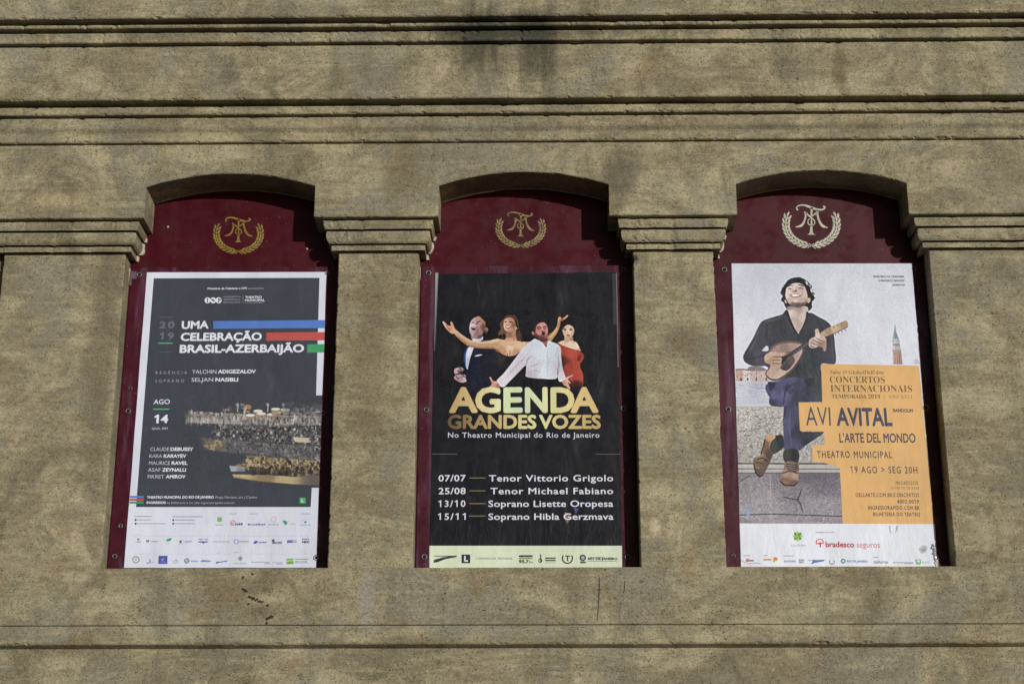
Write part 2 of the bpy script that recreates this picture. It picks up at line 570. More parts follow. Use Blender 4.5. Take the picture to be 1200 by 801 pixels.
def ribbon(pts, ws, Y, steps=8):
    """a flat stroke of varying width through measured points; returns verts, faces"""
    n = len(pts)
    P2, W2 = [], []
    for i in range(n - 1):
        p0, p1, p2, p3 = pts[max(0, i - 1)], pts[i], pts[i + 1], pts[min(n - 1, i + 2)]
        for s in range(steps):
            t = s / steps
            q = []
            for d in (0, 1):
                q.append(.5 * (2 * p1[d] + (p2[d] - p0[d]) * t + (2 * p0[d] - 5 * p1[d] + 4 * p2[d] - p3[d]) * t * t + (3 * p1[d] - p0[d] - 3 * p2[d] + p3[d]) * t ** 3))
            P2.append(q)
            W2.append(ws[i] + (ws[i + 1] - ws[i]) * t)
    P2.append(list(pts[-1])); W2.append(ws[-1])
    verts, faces = [], []
    for i, (x, y) in enumerate(P2):
        a, b = P2[max(0, i - 1)], P2[min(len(P2) - 1, i + 1)]
        dx, dy = b[0] - a[0], b[1] - a[1]
        L = math.hypot(dx, dy) or 1
        nx, ny = -dy / L * W2[i] / 2, dx / L * W2[i] / 2
        verts.append(P(x + nx, y + ny, Y)); verts.append(P(x - nx, y - ny, Y))
    for i in range(len(P2) - 1):
        faces.append((2 * i, 2 * i + 1, 2 * i + 3, 2 * i + 2))
    return verts, faces
for pts, ws in (([(702.5, 676), (702.3, 690), (701.5, 708), (700, 727)], [.5, .8, .7, .3]), ([(732.5, 680), (731.5, 692), (730.5, 694)], [.4, .7, .9])):
    v, f = ribbon(pts, ws, -.0252)
    mesh_obj('crack', v, f, M_PIT, facade)

# ground
v, f = box(-60, 60, -80, 40, -.2, 0)
g = mesh_obj('pavement', v, f, M_ASPHALT)
g['kind'] = 'structure'

# ------------------------------------------------------------------ maroon boards
CROP = dict(A=(120, 310, 4.2857), B=(120, 450, 3.6404), C=(480, 310, 4.2857), D=(480, 430, 3.3357), E=(840, 300, 4.2143), F=(840, 450, 3.6393),
            G=(960, 420, 7.2846), H=(950, 520, 8.007), K=(860, 315, 10.01), L=(860, 375, 8.007), M=(860, 460, 5.006), N=(510, 360, 8.01), O=(600, 360, 8.01),
            Q=(210, 460, 6.667), R=(140, 590, 9.23), T=(250, 590, 9.23), V=(900, 225, 10.01), I=(0, 0, 1))

def cx(c, x, y):
    o = CROP[c]
    return (o[0] + x / o[2], o[1] + y / o[2])

def cp(c, pts):
    return [cx(c, x, y) for x, y in pts]

YC = .114                                    # face of the maroon plate standing in for the clear acrylic cover
YSH = .1105                                  # poster sheet
def slab(name, quad, Y, thick, mat, parent, bev=.0015):
    """flat sheet with a small bevel: quad = four photo-measured corners TL TR BR BL"""
    f = [P(x, y, Y) for x, y in quad]
    cxx = sum(p.x for p in f) / 4; czz = sum(p.z for p in f) / 4
    verts = [(p.x + math.copysign(-bev, p.x - cxx), Y, p.z + math.copysign(-bev, p.z - czz)) for p in f]
    verts += [(p.x, Y + bev, p.z) for p in f] + [(p.x, Y + thick, p.z) for p in f]
    faces = [(3, 2, 1, 0)]
    for r in (0, 4):
        for k in range(4):
            a, b = r + k, r + (k + 1) % 4
            faces.append((a, b, b + 4, a + 4))
    return mesh_obj(name, verts, faces, mat, parent)

SCREWS = [
    [(163.5, 322, 1), (153, 455, .7), (150.3, 481.6, 1), (141.4, 616, .8), (134.6, 651.3, .9), (383.6, 320, .9), (378.4, 483.5, .9), (370.4, 653, 1)],
    [(502.2, 320, 1), (499.8, 480, 1), (497.4, 652, 1), (731, 316.5, .9), (730.4, 478.5, 1.05), (735.4, 652.4, 1), (497.8, 662, .5)],
    [(849, 316, 1), (853.4, 479.6, 1), (860, 651, .6), (1070.8, 315, .8), (1084.6, 477.6, 1.1)]]
DOTS = [[(197, 266), (360, 291.5)], [], []]
BLAB = ['maroon display board in the left niche, gilt wreath emblem above the dark grey poster',
        'maroon display board in the middle niche, gilt wreath emblem above the black poster',
        'maroon display board in the right niche, pale cream wreath emblem above the mandolin poster']

def lathe(c, prof, n=18, jitter=0):
    verts, faces = [], []
    for (r, y) in prof:
        for k in range(n):
            a = 2 * math.pi * k / n
            verts.append((c.x + r * math.cos(a), y, c.z + r * math.sin(a)))
    for i in range(len(prof) - 1):
        for k in range(n):
            a, b = i * n + k, i * n + (k + 1) % n
            faces.append((a, a + n, b + n, b))
    verts.append((c.x, prof[-1][1], c.z))
    e = len(verts) - 1
    for k in range(n):
        faces.append((e, (len(prof) - 1) * n + k, (len(prof) - 1) * n + (k + 1) % n))
    return verts, faces

def screw(px, py, s, parent, small=False):
    c = P(px, py, YC)
    r = .0150 * s
    if small:
        v, f = lathe(P(px, py, YP), [(.006, YP + .001), (.006, YP - .003), (.004, YP - .005)], 10)
        return mesh_obj('rivet', v, f, M_SILVER, parent)
    # slotted cup washer: steel ring, then a dark recess, then a domed head with a slot
    v, f = lathe(c, [(r, YC + .001), (r, YC - .003), (r * .92, YC - .0055), (r * .62, YC - .0035), (r * .55, YC - .0005)], 20)
    o = mesh_obj('screw', v, f, M_STEEL, parent, True)
    v, f = lathe(c, [(r * .54, YC - .0008), (r * .50, YC - .0030), (r * .30, YC - .0048)], 14)
    mesh_obj('screw_head', v, f, M_RUST, o, True)
    a = random.uniform(0, 3.1)
    vs, fs = [], []
    for k in range(2):
        a2 = a + k * math.pi / 2
        dx, dz = math.cos(a2), math.sin(a2)
        L, W = r * .42, r * .10
        b = len(vs)
        for (p, q) in ((-L, -W), (L, -W), (L, W), (-L, W)):
            vs.append((c.x + p * dx - q * dz, YC - .0055 - .0002 * k, c.z + p * dz + q * dx))
        fs.append((b, b + 1, b + 2, b + 3))
    mesh_obj('slot', vs, fs, M_SLOT_SHADE, o)  # flat near-black bars: the slot's shade is put into the colour
    return o

def emblem(i, parent, mat):
    ext = [(230 + 20.5, 262.5, 230 + 78, 297.5), (560 + 21.3, 256.2, 560 + 78.5, 290.5), None][i]
    def mp(x, y):
        if ext is None:
            return cx('V', x, y)
        return (ext[0] + (x - 175) / 663 * (ext[2] - ext[0]), ext[1] + (y - 240) / 420 * (ext[3] - ext[1]))
    k = 1 / 10.01 if ext is None else (ext[2] - ext[0]) / 663
    if ext:
        mp0 = mp
        # the monogram rides a little lower and smaller in the two gilt emblems
    Y = YP - .0012
    root = None
    V, F = [], []
    def add(v, f):
        b = len(V); V.extend(v); F.extend([tuple(b + q for q in t) for t in f])
    dy = 0 if ext is None else -6
    def st(pts, ws):
        v, f = ribbon([mp(x, y + dy) for x, y in pts], [w_ * k * 1.0 for w_ in ws], Y)
        add(v, f)
    st([(352, 212), (338, 198), (336, 180), (362, 160), (420, 154), (480, 172), (540, 194), (605, 208), (650, 200), (668, 180), (648, 166)], [20, 16, 12, 16, 20, 26, 28, 22, 18, 16, 22])
    st([(513, 180), (511, 235), (508, 290)], [28, 22, 16])
    st([(510, 310), (510, 380), (508, 440), (508, 480), (508, 500)], [12, 20, 28, 40, 100])
    st([(425, 235), (450, 250), (500, 295), (540, 330), (548, 365), (525, 392), (500, 390), (472, 370), (470, 335), (490, 312)], [16, 18, 16, 13, 12, 10, 10, 12, 12, 10])
    st([(440, 245), (438, 300), (415, 365), (380, 398), (318, 410)], [24, 20, 24, 30, 5])
    st([(512, 285), (545, 262), (572, 240), (595, 236)], [14, 16, 18, 10])
    st([(578, 244), (590, 310), (618, 370), (650, 402), (702, 418)], [24, 22, 28, 30, 5])
    o = mesh_obj('monogram', V, F, mat, parent)
    # laurel wreath: three rows of leaves each side, and the crossed stems
    V2, F2 = [], []
    for side in (-1, 1):
        for j in range(11):
            a = math.radians(100 + 104 * j / 10.0)
            for row, rr, skew in ((0, 1.0, 0), (1, 1.10, .38), (2, .89, -.38)):
                if row and j == 10:
                    continue
                if row:
                    aa = a + math.radians(4.5)
                else:
                    aa = a
                cxp = 508 + side * -(-math.cos(aa)) * -1 * 0 + side * 300 * rr * -math.cos(aa)
                cyp = 380 + 248 * rr * math.sin(aa) if math.sin(aa) > 0 else 380 + 300 * rr * math.sin(aa)
                tx, ty = side * 300 * math.sin(aa), 248 * math.cos(aa)
                L = math.hypot(tx, ty); tx /= L; ty /= L
                c_, s_ = math.cos(skew * side), math.sin(skew * side)
                tx, ty = tx * c_ - ty * s_, tx * s_ + ty * c_
                ln, wd = (36, 13) if row else (34, 12)
                b = len(V2)
                for (u_, v_) in ((-1, 0), (-.5, .8), (.1, 1), (.6, .6), (1, 0), (.6, -.6), (.1, -1), (-.5, -.8)):
                    V2.append(P(*mp(cxp + tx * ln * u_ - ty * wd * v_, cyp + ty * ln * u_ + tx * wd * v_), Y))
                V2.append(P(*mp(cxp, cyp), Y - .0012))
                for q in range(8):
                    F2.append((b + 8, b + q, b + (q + 1) % 8))
    for pts in ([(478, 604), (515, 628), (560, 662)], [(540, 604), (505, 628), (462, 658)]):
        v, f = ribbon([mp(x, y) for x, y in pts], [10 * k] * 3, Y - .0004)
        b = len(V2); V2.extend(v); F2.extend([tuple(b + q for q in t) for t in f])
    mesh_obj('wreath', V2, F2, mat, parent)['kind'] = 'stuff'

boards = []
for i in range(3):
    xa, xb = NL[i] - .01, NR[i] + .01
    cxm = (NL[i] + NR[i]) / 2
    root = thing('display_board', BLAB[i], 'display board', (cxm, YP, ZSILL), 'maroon display boards in the three niches')
    boards.append(root)
    ztop = ZA_SPR + APEX + .03
    v, f = box(xa, xb, YP, DEEP + .005, ZSILL - .01, ztop)
    mesh_obj('backing_panel', v, f, M_MAROON, root)
    # rim of pale filler along the arch
    c = (AR[i][0] + AR[i][1]) / 2
    V, F = [], []
    xs = [AR[i][0] + .004 + (.896) * k / 60 for k in range(61)]
    for k, x in enumerate(xs):
        z = arch_z(x, c)
        hgt = .003 + .004 * max(0, noise.noise(Vector((x * 5, i, 0)))) + (.005 if (i == 1 and k < 20) else 0)
        V += [(x, YP - .006, z + .002), (x, YP - .006, z - hgt), (x, YP + .001, z - hgt)]
    for k in range(60):
        for j in (0, 1):
            a = 3 * k + j
            F.append((a, a + 1, a + 4, a + 3))
    mesh_obj('sealant_bead', V, F, M_MORTAR, root)
    V, F = [], []
    path = [(1.0 * p + .0, Z(py, -max(p, 0))) for p, py in CAPP[4:]] + [(0, Z(304, 0)), (0, Z(318, 0))]
    for k, (p, z) in enumerate(path):
        t_ = k / (len(path) - 1)
        wd = (.004 + .016 * max(0, .35 + noise.noise(Vector((z * 22, i, 3))))) * min(1, (len(path) - 1 - k) / 3 + .1)
        V += [(NL[i] + 1.15 * p - .004, YP - .012, z), (NL[i] + 1.15 * p + wd, YP - .010, z), (NL[i] + 1.15 * p + wd + .002, YP + .001, z)]
    for k in range(len(path) - 1):
        for j in (0, 1):
            a = 3 * k + j
            F.append((a, a + 3, a + 4, a + 1))
    mesh_obj('sealant_bead', V, F, M_MORTAR, root)
    ytop = (311.2, 311.2, 308.3)[i]
    zc = Z(ytop, YC)
    xl, xr = NL[i] + .008, NR[i] - .004
    vq = [(xl + .001, YC, zc - .002), (xr - .001, YC, zc - .002), (xr - .001, YC, ZSILL + .001), (xl + .001, YC, ZSILL + .001),
          (xl, YC + .002, zc), (xr, YC + .002, zc), (xr, YC + .002, ZSILL), (xl, YC + .002, ZSILL),
          (xl, YC + .0055, zc), (xr, YC + .0055, zc), (xr, YC + .0055, ZSILL), (xl, YC + .0055, ZSILL)]
    fq = [(3, 2, 1, 0)] + [(a, b, b + 4, a + 4) for r in (0, 4) for a, b in ((r, r + 1), (r + 1, r + 2), (r + 2, r + 3), (r + 3, r))]
    mesh_obj('acrylic_stand_in', vq, fq, M_COVER, root)
    for (px, py, s) in SCREWS[i]:
        screw(px, py, s, root)
    for (px, py) in DOTS[i]:
        screw(px, py, 1, root, True)
    emblem(i, root, (M_GOLD, M_GOLD2, M_SILVER)[i])
# L shaped scrap plate on the left board's corner
quadL = cp('A', [(131, 34), (172, 34), (172, 70), (148, 72), (145, 104), (131, 104)])
V = [P(x, y, YC - .002) for x, y in quadL] + [P(x, y, YC) for x, y in quadL]
mesh_obj('corner_plate', V, [(5, 4, 3, 2, 1, 0)] + [(k, (k + 1) % 6, 6 + (k + 1) % 6, 6 + k) for k in range(6)], M_PLATE, boards[0])

# ------------------------------------------------------------------ printing
DESAT = .13
INKK = np.array([1.00, 1.02, 1.08])
def ink(c):
    g = .3 * c[0] + .59 * c[1] + .11 * c[2]
    c = [v + (g - v) * DESAT for v in c]
    return tuple(lin(v) * k for v, k in zip(c, INKK))

def set_ink(me, cols):
    at = me.color_attributes.new('ink', 'FLOAT_COLOR', 'POINT')
    a = np.ones((len(me.vertices), 4), dtype=np.float32)
    a[:, :3] = cols
    at.data.foreach_set('color', a.ravel())

def flat(name, polys, Y, parent):
    """printed flat shapes: polys = [(points in photo measure, colour), ...] -> one mesh"""
    V, F, Cc = [], [], []
    for k, (pts, c) in enumerate(polys):
        b = len(V)
        V += [P(x, y, Y - k * .00001) for x, y in pts]
        F.append(tuple(range(b + len(pts) - 1, b - 1, -1)))
        Cc += [ink(c)] * len(pts)
    o = mesh_obj(name, V, F, M_PRINT, parent)
    set_ink(o.data, np.array(Cc))
    if len(polys) > 1:
        o['kind'] = 'stuff'                              # tiny print, joined
    return o

def disc(px, py, r, n=14, ry=None):
    ry = ry or r
    return [(px + r * math.cos(2 * math.pi * k / n), py + ry * math.sin(2 * math.pi * k / n)) for k in range(n)]

_tc = {}
def glyphs(s, off, spacing, font=None):
    key = (s, off, spacing)
    if key in _tc:
        return _tc[key]
    if off > 0:                                          # bold: the plain letter printed again a hair to each side
        v0, f0 = glyphs(s, 0.0, spacing)[:2]
        V, F, Ly = [], [], []
        for k in range(9):
            d = np.array([0, 0]) if k == 8 else off * np.array([math.cos(k * math.pi / 4), math.sin(k * math.pi / 4)])
            F += [tuple(q + len(V) * len(v0) for q in f) for f in f0]
            V.append(v0 + d)
            Ly += [k] * len(v0)
        _tc[key] = (np.concatenate(V) if len(v0) else v0, F, Ly)
        return _tc[key]
    c = bpy.data.curves.new('t', 'FONT')
    c.body = s
    c.offset = off
    c.space_character = spacing
    c.resolution_u = 3
    o = bpy.data.objects.new('t', c)
    COL.objects.link(o)
    bpy.context.view_layer.update()
    me = bpy.data.meshes.new_from_object(o.evaluated_get(bpy.context.evaluated_depsgraph_get()))
    vs = np.array([v.co[:2] for v in me.vertices])
    fs = [tuple(p.vertices) for p in me.polygons]
    bpy.data.objects.remove(o); bpy.data.curves.remove(c); bpy.data.meshes.remove(me)
    _tc[key] = (vs, fs, [0] * len(vs))
    return _tc[key]
_capc = {}
def caph(off, ref='H'):
    k = (off, ref)
    if k not in _capc:
        vs = glyphs(ref, off, 1.0)[0]
        _capc[k] = (vs[:, 1].min(), vs[:, 1].max())
    return _capc[k]

def text(name, lines, Y, parent):
    """lines = [(string, crop, x0, y0, x1, y1, cap height, colour, boldness, spacing)]; baseline runs (x0,y0)-(x1,y1); each line a part"""
    for ln in lines:
        V, Cc = [], []
        s, c, x0, y0, x1, y1, h, colr = ln[:8]
        off = ln[8] if len(ln) > 8 else 0.0
        spc = ln[9] if len(ln) > 9 else 1.0
        if ord(s[0]) < 1000:
            s = s.replace('1', '\U0001D7E3')
        vs, fs, ly = glyphs(s, off, spc)
        if not len(vs):
            continue
        ref = s[0] if ord(s[0]) > 1000 and s[0] != '\U0001D7E3' else 'H'
        lo, hi = caph(off, ref)
        u = (vs[:, 0] - vs[:, 0].min()) / max(1e-6, vs[:, 0].max() - vs[:, 0].min())
        v = (vs[:, 1] - lo) / (hi - lo)
        a = P(*cx(c, x0, y0), Y); b = P(*cx(c, x1, y1), Y)
        H = P(*cx(c, x0, y0 - h), Y).z - a.z
        for k in range(len(vs)):
            V.append((a.x + (b.x - a.x) * u[k], Y - .00002 * ly[k], a.z + (b.z - a.z) * u[k] + H * v[k]))
            Cc.append(ink(colr(u[k]) if callable(colr) else colr))
        o = mesh_obj(name, V, fs, M_PRINT, parent)
        set_ink(o.data, np.array(Cc))

def sheet(name, quad, col, Y, parent, thick=.0008, n=(14, 22)):
    """the poster paper, with slightly uneven edges"""
    tl, tr, br, bl = [P(x, y, Y) for x, y in quad]
    V, F = [], []
    nx, nz = n
    for j in range(nz + 1):
        for i in range(nx + 1):
            p = tl.lerp(tr, i / nx).lerp(bl.lerp(br, i / nx), j / nz)
            dx = dz = 0
            if i in (0, nx):
                dx = noise.noise(Vector((p.z * 3, i, 1))) * .0025
            if j in (0, nz):
                dz = noise.noise(Vector((p.x * 6, j, 2))) * .002
            V.append((p.x + dx, Y, p.z + dz))
    m = nx + 1
    for j in range(nz):
        for i in range(nx):
            a = j * m + i
            F.append((a, a + m, a + m + 1, a + 1))
    ring = [i for i in range(m)] + [j * m + nx for j in range(1, nz + 1)] + [nz * m + i for i in range(nx - 1, -1, -1)] + [j * m for j in range(nz - 1, 0, -1)]
    b = len(V)
    V += [(V[k][0], Y + thick, V[k][2]) for k in ring]
    for q in range(len(ring)):
        r = (q + 1) % len(ring)
        F.append((ring[q], ring[r], b + r, b + q))
    o = mesh_obj(name, V, F, M_PRINT, parent)
    set_ink(o.data, np.array([ink(col)] * len(V)))
    return o

# ---- halftone pictures: ink laid on a fine mesh
class Pic:
    def __init__(s, x0, y0, x1, y1, k, bg):
        s.x0, s.y0, s.x1, s.y1, s.k = x0, y0, x1, y1, k
        s.w, s.h = int((x1 - x0) * k * 2), int((y1 - y0) * k * 2)      # drawn at double, averaged down
        s.a = np.zeros((s.h, s.w, 3)) + np.array(bg, float)
        ys, xs = np.mgrid[0:s.h, 0:s.w]
        s.X = x0 + (xs + .5) / (2 * k)
        s.Y = y0 + (ys + .5) / (2 * k)
        s.c = 'I'
    def at(s, pts):
        return [cx(s.c, x, y) for x, y in pts]
    @staticmethod
    def round(pts, n=5):
        out = []
        m = len(pts)
        for i in range(m):
            p0, p1, p2, p3 = pts[i - 1], pts[i], pts[(i + 1) % m], pts[(i + 2) % m]
            for q in range(n):
                t = q / n
                out.append(tuple(.5 * (2 * p1[d] + (p2[d] - p0[d]) * t + (2 * p0[d] - 5 * p1[d] + 4 * p2[d] - p3[d]) * t * t + (3 * p1[d] - p0[d] - 3 * p2[d] + p3[d]) * t ** 3) for d in (0, 1)))
        return out
    def mask(s, pts, soft=0.0):
        m = max(soft * 3, 1)
        bx0 = max(0, int((min(p[0] for p in pts) - s.x0 - m) * 2 * s.k)); bx1 = min(s.w, int((max(p[0] for p in pts) - s.x0 + m) * 2 * s.k) + 2)
        by0 = max(0, int((min(p[1] for p in pts) - s.y0 - m) * 2 * s.k)); by1 = min(s.h, int((max(p[1] for p in pts) - s.y0 + m) * 2 * s.k) + 2)
        if bx1 <= bx0 or by1 <= by0:
            return None, None
        sl = (slice(by0, by1), slice(bx0, bx1))
        Xw, Yw = s.X[sl], s.Y[sl]
        ins = np.zeros(Xw.shape, bool)
        n = len(pts)
        for i in range(n):
            xa, ya = pts[i]; xb, yb = pts[(i + 1) % n]
            if ya == yb:
                continue
            cond = (ya > Yw) != (yb > Yw)
            ins ^= cond & (Xw < (xb - xa) * (Yw - ya) / (yb - ya) + xa)
        f = ins.astype(float)
        r = int(round(soft * 2 * s.k))
        if r > 0:
            for _ in range(2):
                for ax in (0, 1):
                    g = np.pad(f, [(r + 1, r) if q == ax else (0, 0) for q in (0, 1)], mode='edge')
                    cs = np.cumsum(g, axis=ax)
                    if ax == 0:
                        f = (cs[2 * r + 1:] - cs[:-(2 * r + 1)]) / (2 * r + 1)
                    else:
                        f = (cs[:, 2 * r + 1:] - cs[:, :-(2 * r + 1)]) / (2 * r + 1)
        return sl, f
    def fill(s, pts, col, alpha=1.0, soft=.25, rnd=True, raw=False):
        pts = pts if raw else s.at(pts)
        if rnd and len(pts) > 2:
            pts = s.round(pts)
        sl, f = s.mask(pts, soft)
        if sl is None:
            return
        f = (f * alpha)[..., None]
        if isinstance(col, list):                       # colours pinned at points, blended between
            num = 0; den = 0
            for (x, y, c) in col:
                qx, qy = cx(s.c, x, y)
                wgt = 1 / ((s.X[sl] - qx) ** 2 + (s.Y[sl] - qy) ** 2 + .5) ** 1.9
                num = num + wgt[..., None] * np.array(c, float); den = den + wgt[..., None]
            cc = num / den
        else:
            cc = np.array(col, float)
        s.a[sl] = s.a[sl] * (1 - f) + cc * f
    def line(s, pts, wd, col, alpha=1.0, soft=.2):
        q = s.at(pts)
        k = CROP[s.c][2]
        ws = list(wd) if isinstance(wd, (list, tuple)) else [wd] * len(q)
        if max(ws) / k < 1.5:
            ws = [w_ * 1.45 for w_ in ws]
            alpha = min(1, alpha * 1.15)
        L, R = [], []
        for i, (x, y) in enumerate(q):
            a, b = q[max(0, i - 1)], q[min(len(q) - 1, i + 1)]
            dx, dy = b[0] - a[0], b[1] - a[1]
            d = math.hypot(dx, dy) or 1
            hw = ws[i] / k / 2
            L.append((x - dy / d * hw, y + dx / d * hw)); R.append((x + dy / d * hw, y - dx / d * hw))
        s.fill(L + R[::-1], col, alpha, soft, False, True)
    def dot(s, x, y, r, col, alpha=1.0, soft=.3, ry=None):
        k = CROP[s.c][2]
        q = cx(s.c, x, y)
        s.fill(disc(q[0], q[1], r / k, 16, (ry or r) / k), col, alpha, soft, False, True)
    def grain(s, amp, cell=1.0, seed=0, pts=None):
        rg = np.random.default_rng(seed)
        gy, gx = int(s.h / (2 * s.k * cell)) + 2, int(s.w / (2 * s.k * cell)) + 2
        g = rg.normal(0, 1, (gy, gx))
        iy = (np.arange(s.h) / (2 * s.k * cell)).astype(int); ix = (np.arange(s.w) / (2 * s.k * cell)).astype(int)
        G = g[np.ix_(iy, ix)]
        if pts is not None:
            sl, f = s.mask(pts, .3)
            s.a[sl] += (G[sl] * f * amp)[..., None]
        else:
            s.a += (G * amp)[..., None]
    def build(s, name, Y, parent, label=None, cut=None, desat=.13, sharp=.55):
        a = s.a[:s.h // 2 * 2, :s.w // 2 * 2]
        a = (a[0::2, 0::2] + a[1::2, 0::2] + a[0::2, 1::2] + a[1::2, 1::2]) / 4
        h, w_ = a.shape[:2]
        if label and 'mandolin' in label:                # denim reads as dark navy
            m_ = ((a[..., 2] - a[..., 0] > 20) & (a[..., 0] >= a[..., 1] * .97) & (a[..., 2] < 185))[..., None]
            a = np.where(m_, a * np.array([.84, .90, .86]), a)
        r = max(1, int(1.2 * s.k))
        bl = a
        for _ in range(2):
            for ax in (0, 1):
                g = np.pad(bl, [(r + 1, r) if q == ax else (0, 0) for q in (0, 1, 2)], mode='edge')
                cs = np.cumsum(g, axis=ax)
                bl = ((cs[2 * r + 1:] - cs[:-(2 * r + 1)]) if ax == 0 else (cs[:, 2 * r + 1:] - cs[:, :-(2 * r + 1)])) / (2 * r + 1)
        a = a + (a - bl) * sharp
        g = (a @ np.array([.3, .59, .11]))[..., None]
        a = np.clip(a + (g - a) * desat, 0, 255) / 255
        a = np.where(a <= .04045, a / 12.92, ((a + .055) / 1.055) ** 2.4) * INKK
        px = np.linspace(s.x0, s.x1, w_)[None, :].repeat(h, 0); py = np.linspace(s.y0, s.y1, h)[:, None].repeat(w_, 1)
        if cut is not None:                              # sheet edges converge: map each row between the cut lines
            (lx0, lx1), (rx0, rx1) = cut
            t = (py - s.y0) / (s.y1 - s.y0)
            L = lx0 + (lx1 - lx0) * t; R = rx0 + (rx1 - rx0) * t
            px = L + (R - L) * np.linspace(0, 1, w_)[None, :]
            # resample ink so it stays where it was measured
            ii = np.clip(((px - s.x0) / (s.x1 - s.x0) * (w_ - 1)), 0, w_ - 1)
            i0 = np.floor(ii).astype(int); i1 = np.minimum(i0 + 1, w_ - 1); fr = (ii - i0)[..., None]
            rows = np.arange(h)[:, None].repeat(w_, 1)
            a = a[rows, i0] * (1 - fr) + a[rows, i1] * fr
        u, v = (px - 600) / FPX, (400.5 - py) / FPX
        y, z = _ct - v * _st, _st + v * _ct
        dx, dy = u * _cy - y * _sy, u * _sy + y * _cy
        t = (Y - CAM.y) / dy
        o0 = parent_world(parent)
        co = np.stack([CAM.x + dx * t - o0.x, np.full_like(t, Y - o0.y), CAM.z + z * t - o0.z], -1).reshape(-1, 3)
        idx = np.arange(h * w_).reshape(h, w_)
        f = np.stack([idx[:-1, :-1], idx[1:, :-1], idx[1:, 1:], idx[:-1, 1:]], -1).reshape(-1, 4)
        me = bpy.data.meshes.new(name)
        me.vertices.add(len(co)); me.vertices.foreach_set('co', co.ravel().astype(np.float32))
        me.loops.add(f.size); me.loops.foreach_set('vertex_index', f.ravel().astype(np.int32))
        me.polygons.add(len(f)); me.polygons.foreach_set('loop_start', np.arange(0, f.size, 4, dtype=np.int32))
        me.update(calc_edges=True)
        me.materials.append(M_PRINT)
        set_ink(me, a.reshape(-1, 3))
        ob = bpy.data.objects.new(name, me)
        COL.objects.link(ob)
        ob.parent = parent
        if label:
            ob['label'] = label
        return ob

def bars(c, col, rows):
    """thin printed rules standing for lines of tiny unreadable type: rows = (x0, x1, y, thickness)"""
    return [(cp(c, [(a, y), (b, y), (b, y + t), (a, y + t)]), col) for a, b, y, t in rows]

def clean(s):
    return ''.join(s)

def ser(s, up=0x1D400, lo=0x1D41A):
    return ''.join(chr(up + ord(ch) - 65) if 'A' <= ch <= 'Z' else chr(lo + ord(ch) - 97) if 'a' <= ch <= 'z' else chr(0x1D7CE + ord(ch) - 48) if '0' <= ch <= '9' else ch for ch in s)

def flower(c, x, y, r, c1, c2):
    out = []
    for k in range(8):
        a = 2 * math.pi * k / 8
        p = [(x + r * .25 * math.cos(a + 1.2), y + r * .25 * math.sin(a + 1.2)), (x + r * .8 * math.cos(a + .35), y + r * .8 * math.sin(a + .35)),
             (x + r * math.cos(a), y + r * math.sin(a)), (x + r * .8 * math.cos(a - .35), y + r * .8 * math.sin(a - .35)), (x + r * .25 * math.cos(a - 1.2), y + r * .25 * math.sin(a - 1.2))]
        out.append((cp(c, p), c1 if k % 2 else c2))
    return out

def ringpoly(c, x, y, r, w_, col, a0=0, a1=360, n=16):
    out = []
    for k in range(n):
        a, b = math.radians(a0 + (a1 - a0) * k / n), math.radians(a0 + (a1 - a0) * (k + 1) / n)
        out.append((cp(c, [(x + r * math.cos(a), y + r * math.sin(a)), (x + r * math.cos(b), y + r * math.sin(b)),
                           (x + (r - w_) * math.cos(b), y + (r - w_) * math.sin(b)), (x + (r - w_) * math.cos(a), y + (r - w_) * math.sin(a))]), col))
    return out

Y0, Y1, Y2, Y3 = YSH, YSH - .0005, YSH - .0009, YSH - .0013

